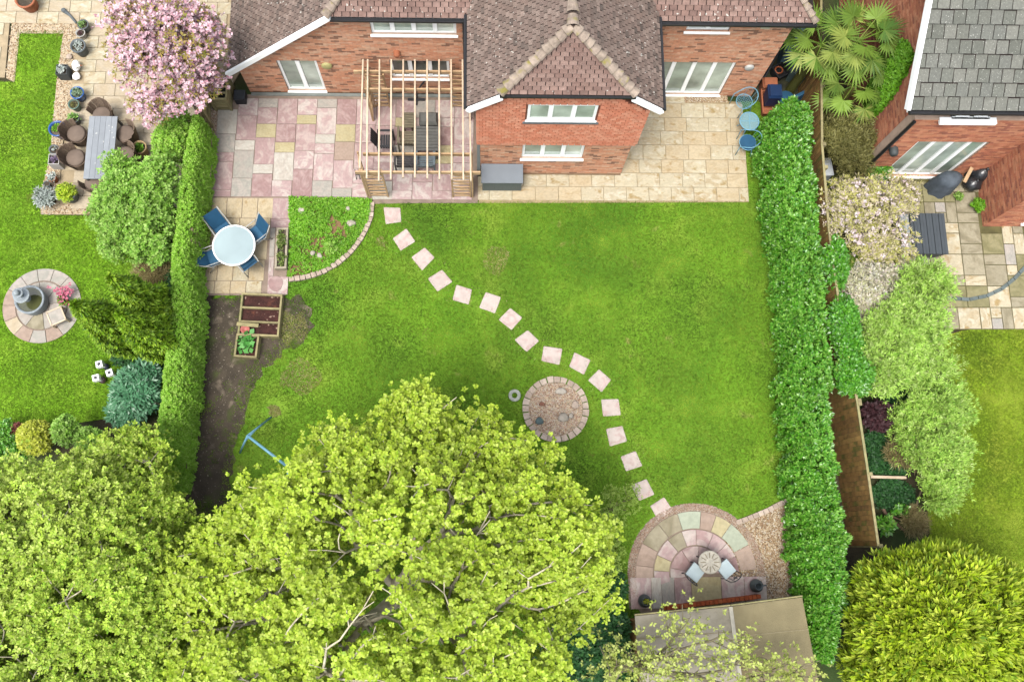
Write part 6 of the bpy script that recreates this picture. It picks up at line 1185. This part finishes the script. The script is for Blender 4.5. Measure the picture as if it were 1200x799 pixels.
# ------------------------------------------------------------ blue bistro set, bins and clutter beside the house
def wire_chair(px, py, ang, label, cushion=False):
    c = at(px, py, .42); t = thing('bistro_chair', label, 'chair', (c.x, c.y, .02), ang, 'light blue bistro chairs'); r = .24; m = MB(); ring(m, (0, 0, .42), r, .012)
    lpart('seat_ring', m, BLUE, t, True); m = MB()
    for k in range(9): x = -r + 2 * r * (k + .5) / 9; h_ = math.sqrt(r * r - x * x); m.tube([(x, -h_, .42), (x, h_, .42)], .004, 4); m.tube([(-h_, x, .425), (h_, x, .425)], .004, 4)
    lpart('seat_mesh', m, BLUE, t)
    if cushion: m = MB(); m.lathe((0, 0, .425), [(.001, 0), (.23, 0), (.23, .03), (.001, .035)], 20); lpart('seat_pad', m, SLING, t)
    m = MB(); m.tube([(.24, -.26, 0), (.26, -.27, .62)] + [(-.02 - .28 * math.cos(a), .28 * math.sin(a), .66 + .16 * math.cos(a)) for a in [math.radians(v) for v in range(-85, 86, 17)]] + [(.26, .27, .62), (.24, .26, 0)], .013, 6); lpart('arm_hoop', m, BLUE, t, True)
    for s_ in (-1, 1): m = MB(); m.tube([(-.14, s_ * .18, .42), (-.22, s_ * .22, 0)], .012, 6); lpart('leg', m, BLUE, t)
    m = MB(); 
    for k in range(5): a = math.radians(-60 + 30 * k); m.tube([(-.22 * math.cos(a), .22 * math.sin(a), .42), (-.02 - .28 * math.cos(a), .28 * math.sin(a), .8)], .005, 4)
    lpart('back_wires', m, BLUE, t)
wire_chair(872, 120, math.radians(205), 'light blue wire bistro chair nearest the house corner'); wire_chair(876, 168, math.radians(172), 'light blue bistro chair with blue pad below the small table', True)
c = at(878, 143, .68); g = (c.x, c.y, .02); t = thing('bistro_table', 'small round light blue mesh bistro table at the terrace edge', 'table', g); m = MB(); ring(m, (g[0], g[1], .7), .28, .014); part('rim', m, BLUE, t, True); m = MB(); m.lathe((g[0], g[1], .69), [(.001, 0), (.275, 0), (.275, .008), (.001, .008)], 28); part('tabletop', m, M('blue_mesh', [C(140, 180, 186)], .6, 40, .15, .3), t)
m = MB(); m.bar((g[0] - .27, g[1], .703), (g[0] + .27, g[1], .703), .015); m.bar((g[0], g[1] - .27, .704), (g[0], g[1] + .27, .704), .015); part('cross_bar', m, BLUE, t)
for k in range(3): m = MB(); a = 2.094 * k + .3; m.tube([(g[0] + .05 * math.cos(a), g[1] + .05 * math.sin(a), .69), (g[0] + .25 * math.cos(a), g[1] + .25 * math.sin(a), .02)], .012, 6); part('leg', m, BLUE, t)
GP = [(802, 112.5), (852, 112.5), (852, 121), (802, 121)]; sheet('pebble_strip', GP, .04, PEBB); pebbles('pebbles', poly(GP), 900, PEB, .045, (.014, .03), 'brown pebbles in the strip below the right patio door')
SPG = [(882, 112), (900, 60), (960, -20), (968, 20), (960, 130), (900, 130)]
sheet('side_passage', SPG, .02, M('dark_path', [C(84, 84, 60)], .95, 2, .3, .4, 30, patch=[(C(50, 52, 38), 2, .5, .6)]))
def tub(px, py, l, w, h, ang, mat, label, name='storage_tub', cat='tub', z0=.02, lid=None, inner=BLK):
    c = at(px, py, h * .8); t = thing(name, label, cat, (c.x, c.y, z0), math.radians(ang)); a = [(-l / 2 * .85, -w / 2 * .85), (l / 2 * .85, -w / 2 * .85), (l / 2 * .85, w / 2 * .85), (-l / 2 * .85, w / 2 * .85)]; b = [(x / .85, y / .85) for x, y in a]; i_ = [(x * .9 / .85, y * .86 / .85) for x, y in a]; m = MB()
    v = [(x, y, 0) for x, y in a] + [(x, y, h) for x, y in b] + [(x, y, h) for x, y in i_] + [(x * .9, y * .9, h * .35) for x, y in i_]
    m.add(v, [(0, 1, 2, 3)] + [(j * 4 + i, j * 4 + (i + 1) % 4, j * 4 + 4 + (i + 1) % 4, j * 4 + 4 + i) for j in range(3) for i in range(4)] + [(12, 13, 14, 15)]); lpart('tub_body', m, mat, t)
    m = MB()
    for i in range(4): p, q_ = b[i], b[(i + 1) % 4]; m.bar((*p, h), (*q_, h), .03, .03)
    lpart('rim', m, mat, t)
    if lid: m = MB(); m.hexa([(x, y, h + .017) for x, y in b], [(x * .85, y * .8, h + .09) for x, y in b]); lpart('lid', m, lid, t)
    return t
TB = M('grey_blue_plastic', [C(112, 148, 166), C(98, 134, 152)], .5, 4, .1, .05); NV = M('navy_plastic', [C(36, 62, 104)], .4, 4, .1, .05)
tub(929, 52, .9, .5, .95, 82, TB, 'tall grey blue water tank with ribbed lid beside the house', 'water_tank', 'water tank', lid=TB); tub(938, 82, .6, .5, .6, 60, M('grey_green_tub', [C(116, 136, 132)], .6), 'open grey green tub below the blue tank', inner=BLK); tub(915, 84, .45, .4, .35, 30, BLK, 'open black crate holding an orange coil'); c = at(912, 84, .3); m = MB(); ring(m, (c.x, c.y, .36), .11, .025, 20, 6); solo('orange_coil', m, M('orange_plastic', [C(214, 120, 76)], .5), 'small orange hose coil in the black crate', 'hose', Vector((c.x, c.y, .3)), smooth=True)
tub(897, 76, 1.0, .35, .5, 60, BLK, 'long black trough lying along the side of the house'); tub(903, 116, .38, .42, .55, 0, NV, 'navy blue box standing on the terracotta trunk', 'navy_box', 'box', z0=.3, lid=NV); tub(902, 121, .5, .78, .3, 0, TERRA, 'terracotta coloured trunk under the navy box', 'storage_chest', 'trunk'); tub(901, 100, .42, .3, .5, 0, TERRA, 'terracotta coloured lidded bin above the navy box', 'terracotta_bin', 'bin', lid=TERRA)
c = at(922, 115, .3); m = MB(); m.lathe((c.x, c.y, .02), [(.001, 0), (.2, 0), (.24, .2), (.24, .24), (.001, .26)], 20); solo('blue_cover', m, SLING, 'dark blue round lid beside the navy box', 'lid', Vector((c.x, c.y, .02)))
m = MB(); c = at(940, 113, .5); m.hexa([(c.x - .2, c.y - .15, .1), (c.x + .25, c.y + .05, .1), (c.x + .2, c.y + .15, .1), (c.x - .25, c.y - .05, .1)], [(c.x - .2, c.y - .1, .5), (c.x + .25, c.y + .15, .62), (c.x + .2, c.y + .2, .62), (c.x - .25, c.y, .5)]); solo('blue_sheet', m, SLING, 'dark blue plastic seat poking out above the laurel hedge', 'seat', Vector((c.x, c.y, .02)))
m = MB(); c = at(889, 91, .1); 
for k in range(5): a = k * 1.2; m.ell((c.x + .08 * math.cos(a), c.y + .05 * math.sin(a), .1 + .02 * k), .08, .03, .02, 8, 5)
m.box(c.x - .05, c.x + .05, c.y - .04, c.y + .04, .02, .09); solo('yellow_toy', m, M('yellow_plastic', [C(236, 176, 60)], .5), 'small yellow orange toy on the dark path beside the house', 'toy', Vector((c.x, c.y, .02)))
# ------------------------------------------------------------ light blue swing frame
t = thing('swing_frame', 'light blue metal swing frame without seats half under the maple', 'swing frame', at(315, 535)); hz = 1.45
def gpt(px, py, z=0.): return at(px, py, z)
A0, A1 = gpt(290, 511, hz), gpt(338, 548, hz)
for o_ in (0,): m = MB(); m.tube([A0, A1], .035, 10); part('top_bar', m, BLUE, t, True)
for P0, tips in ((A0, ((318, 489), (281, 531))), (A1, ((369, 552), (334, 594)))):
    js = []
    for tp_ in tips: q_ = gpt(*tp_); m = MB(); m.tube([P0, q_], .026, 8); part('leg', m, BLUE, t, True); js.append(P0.lerp(q_, .35))
    m = MB(); m.tube(js, .018, 6); part('cross_brace', m, BLUE, t)
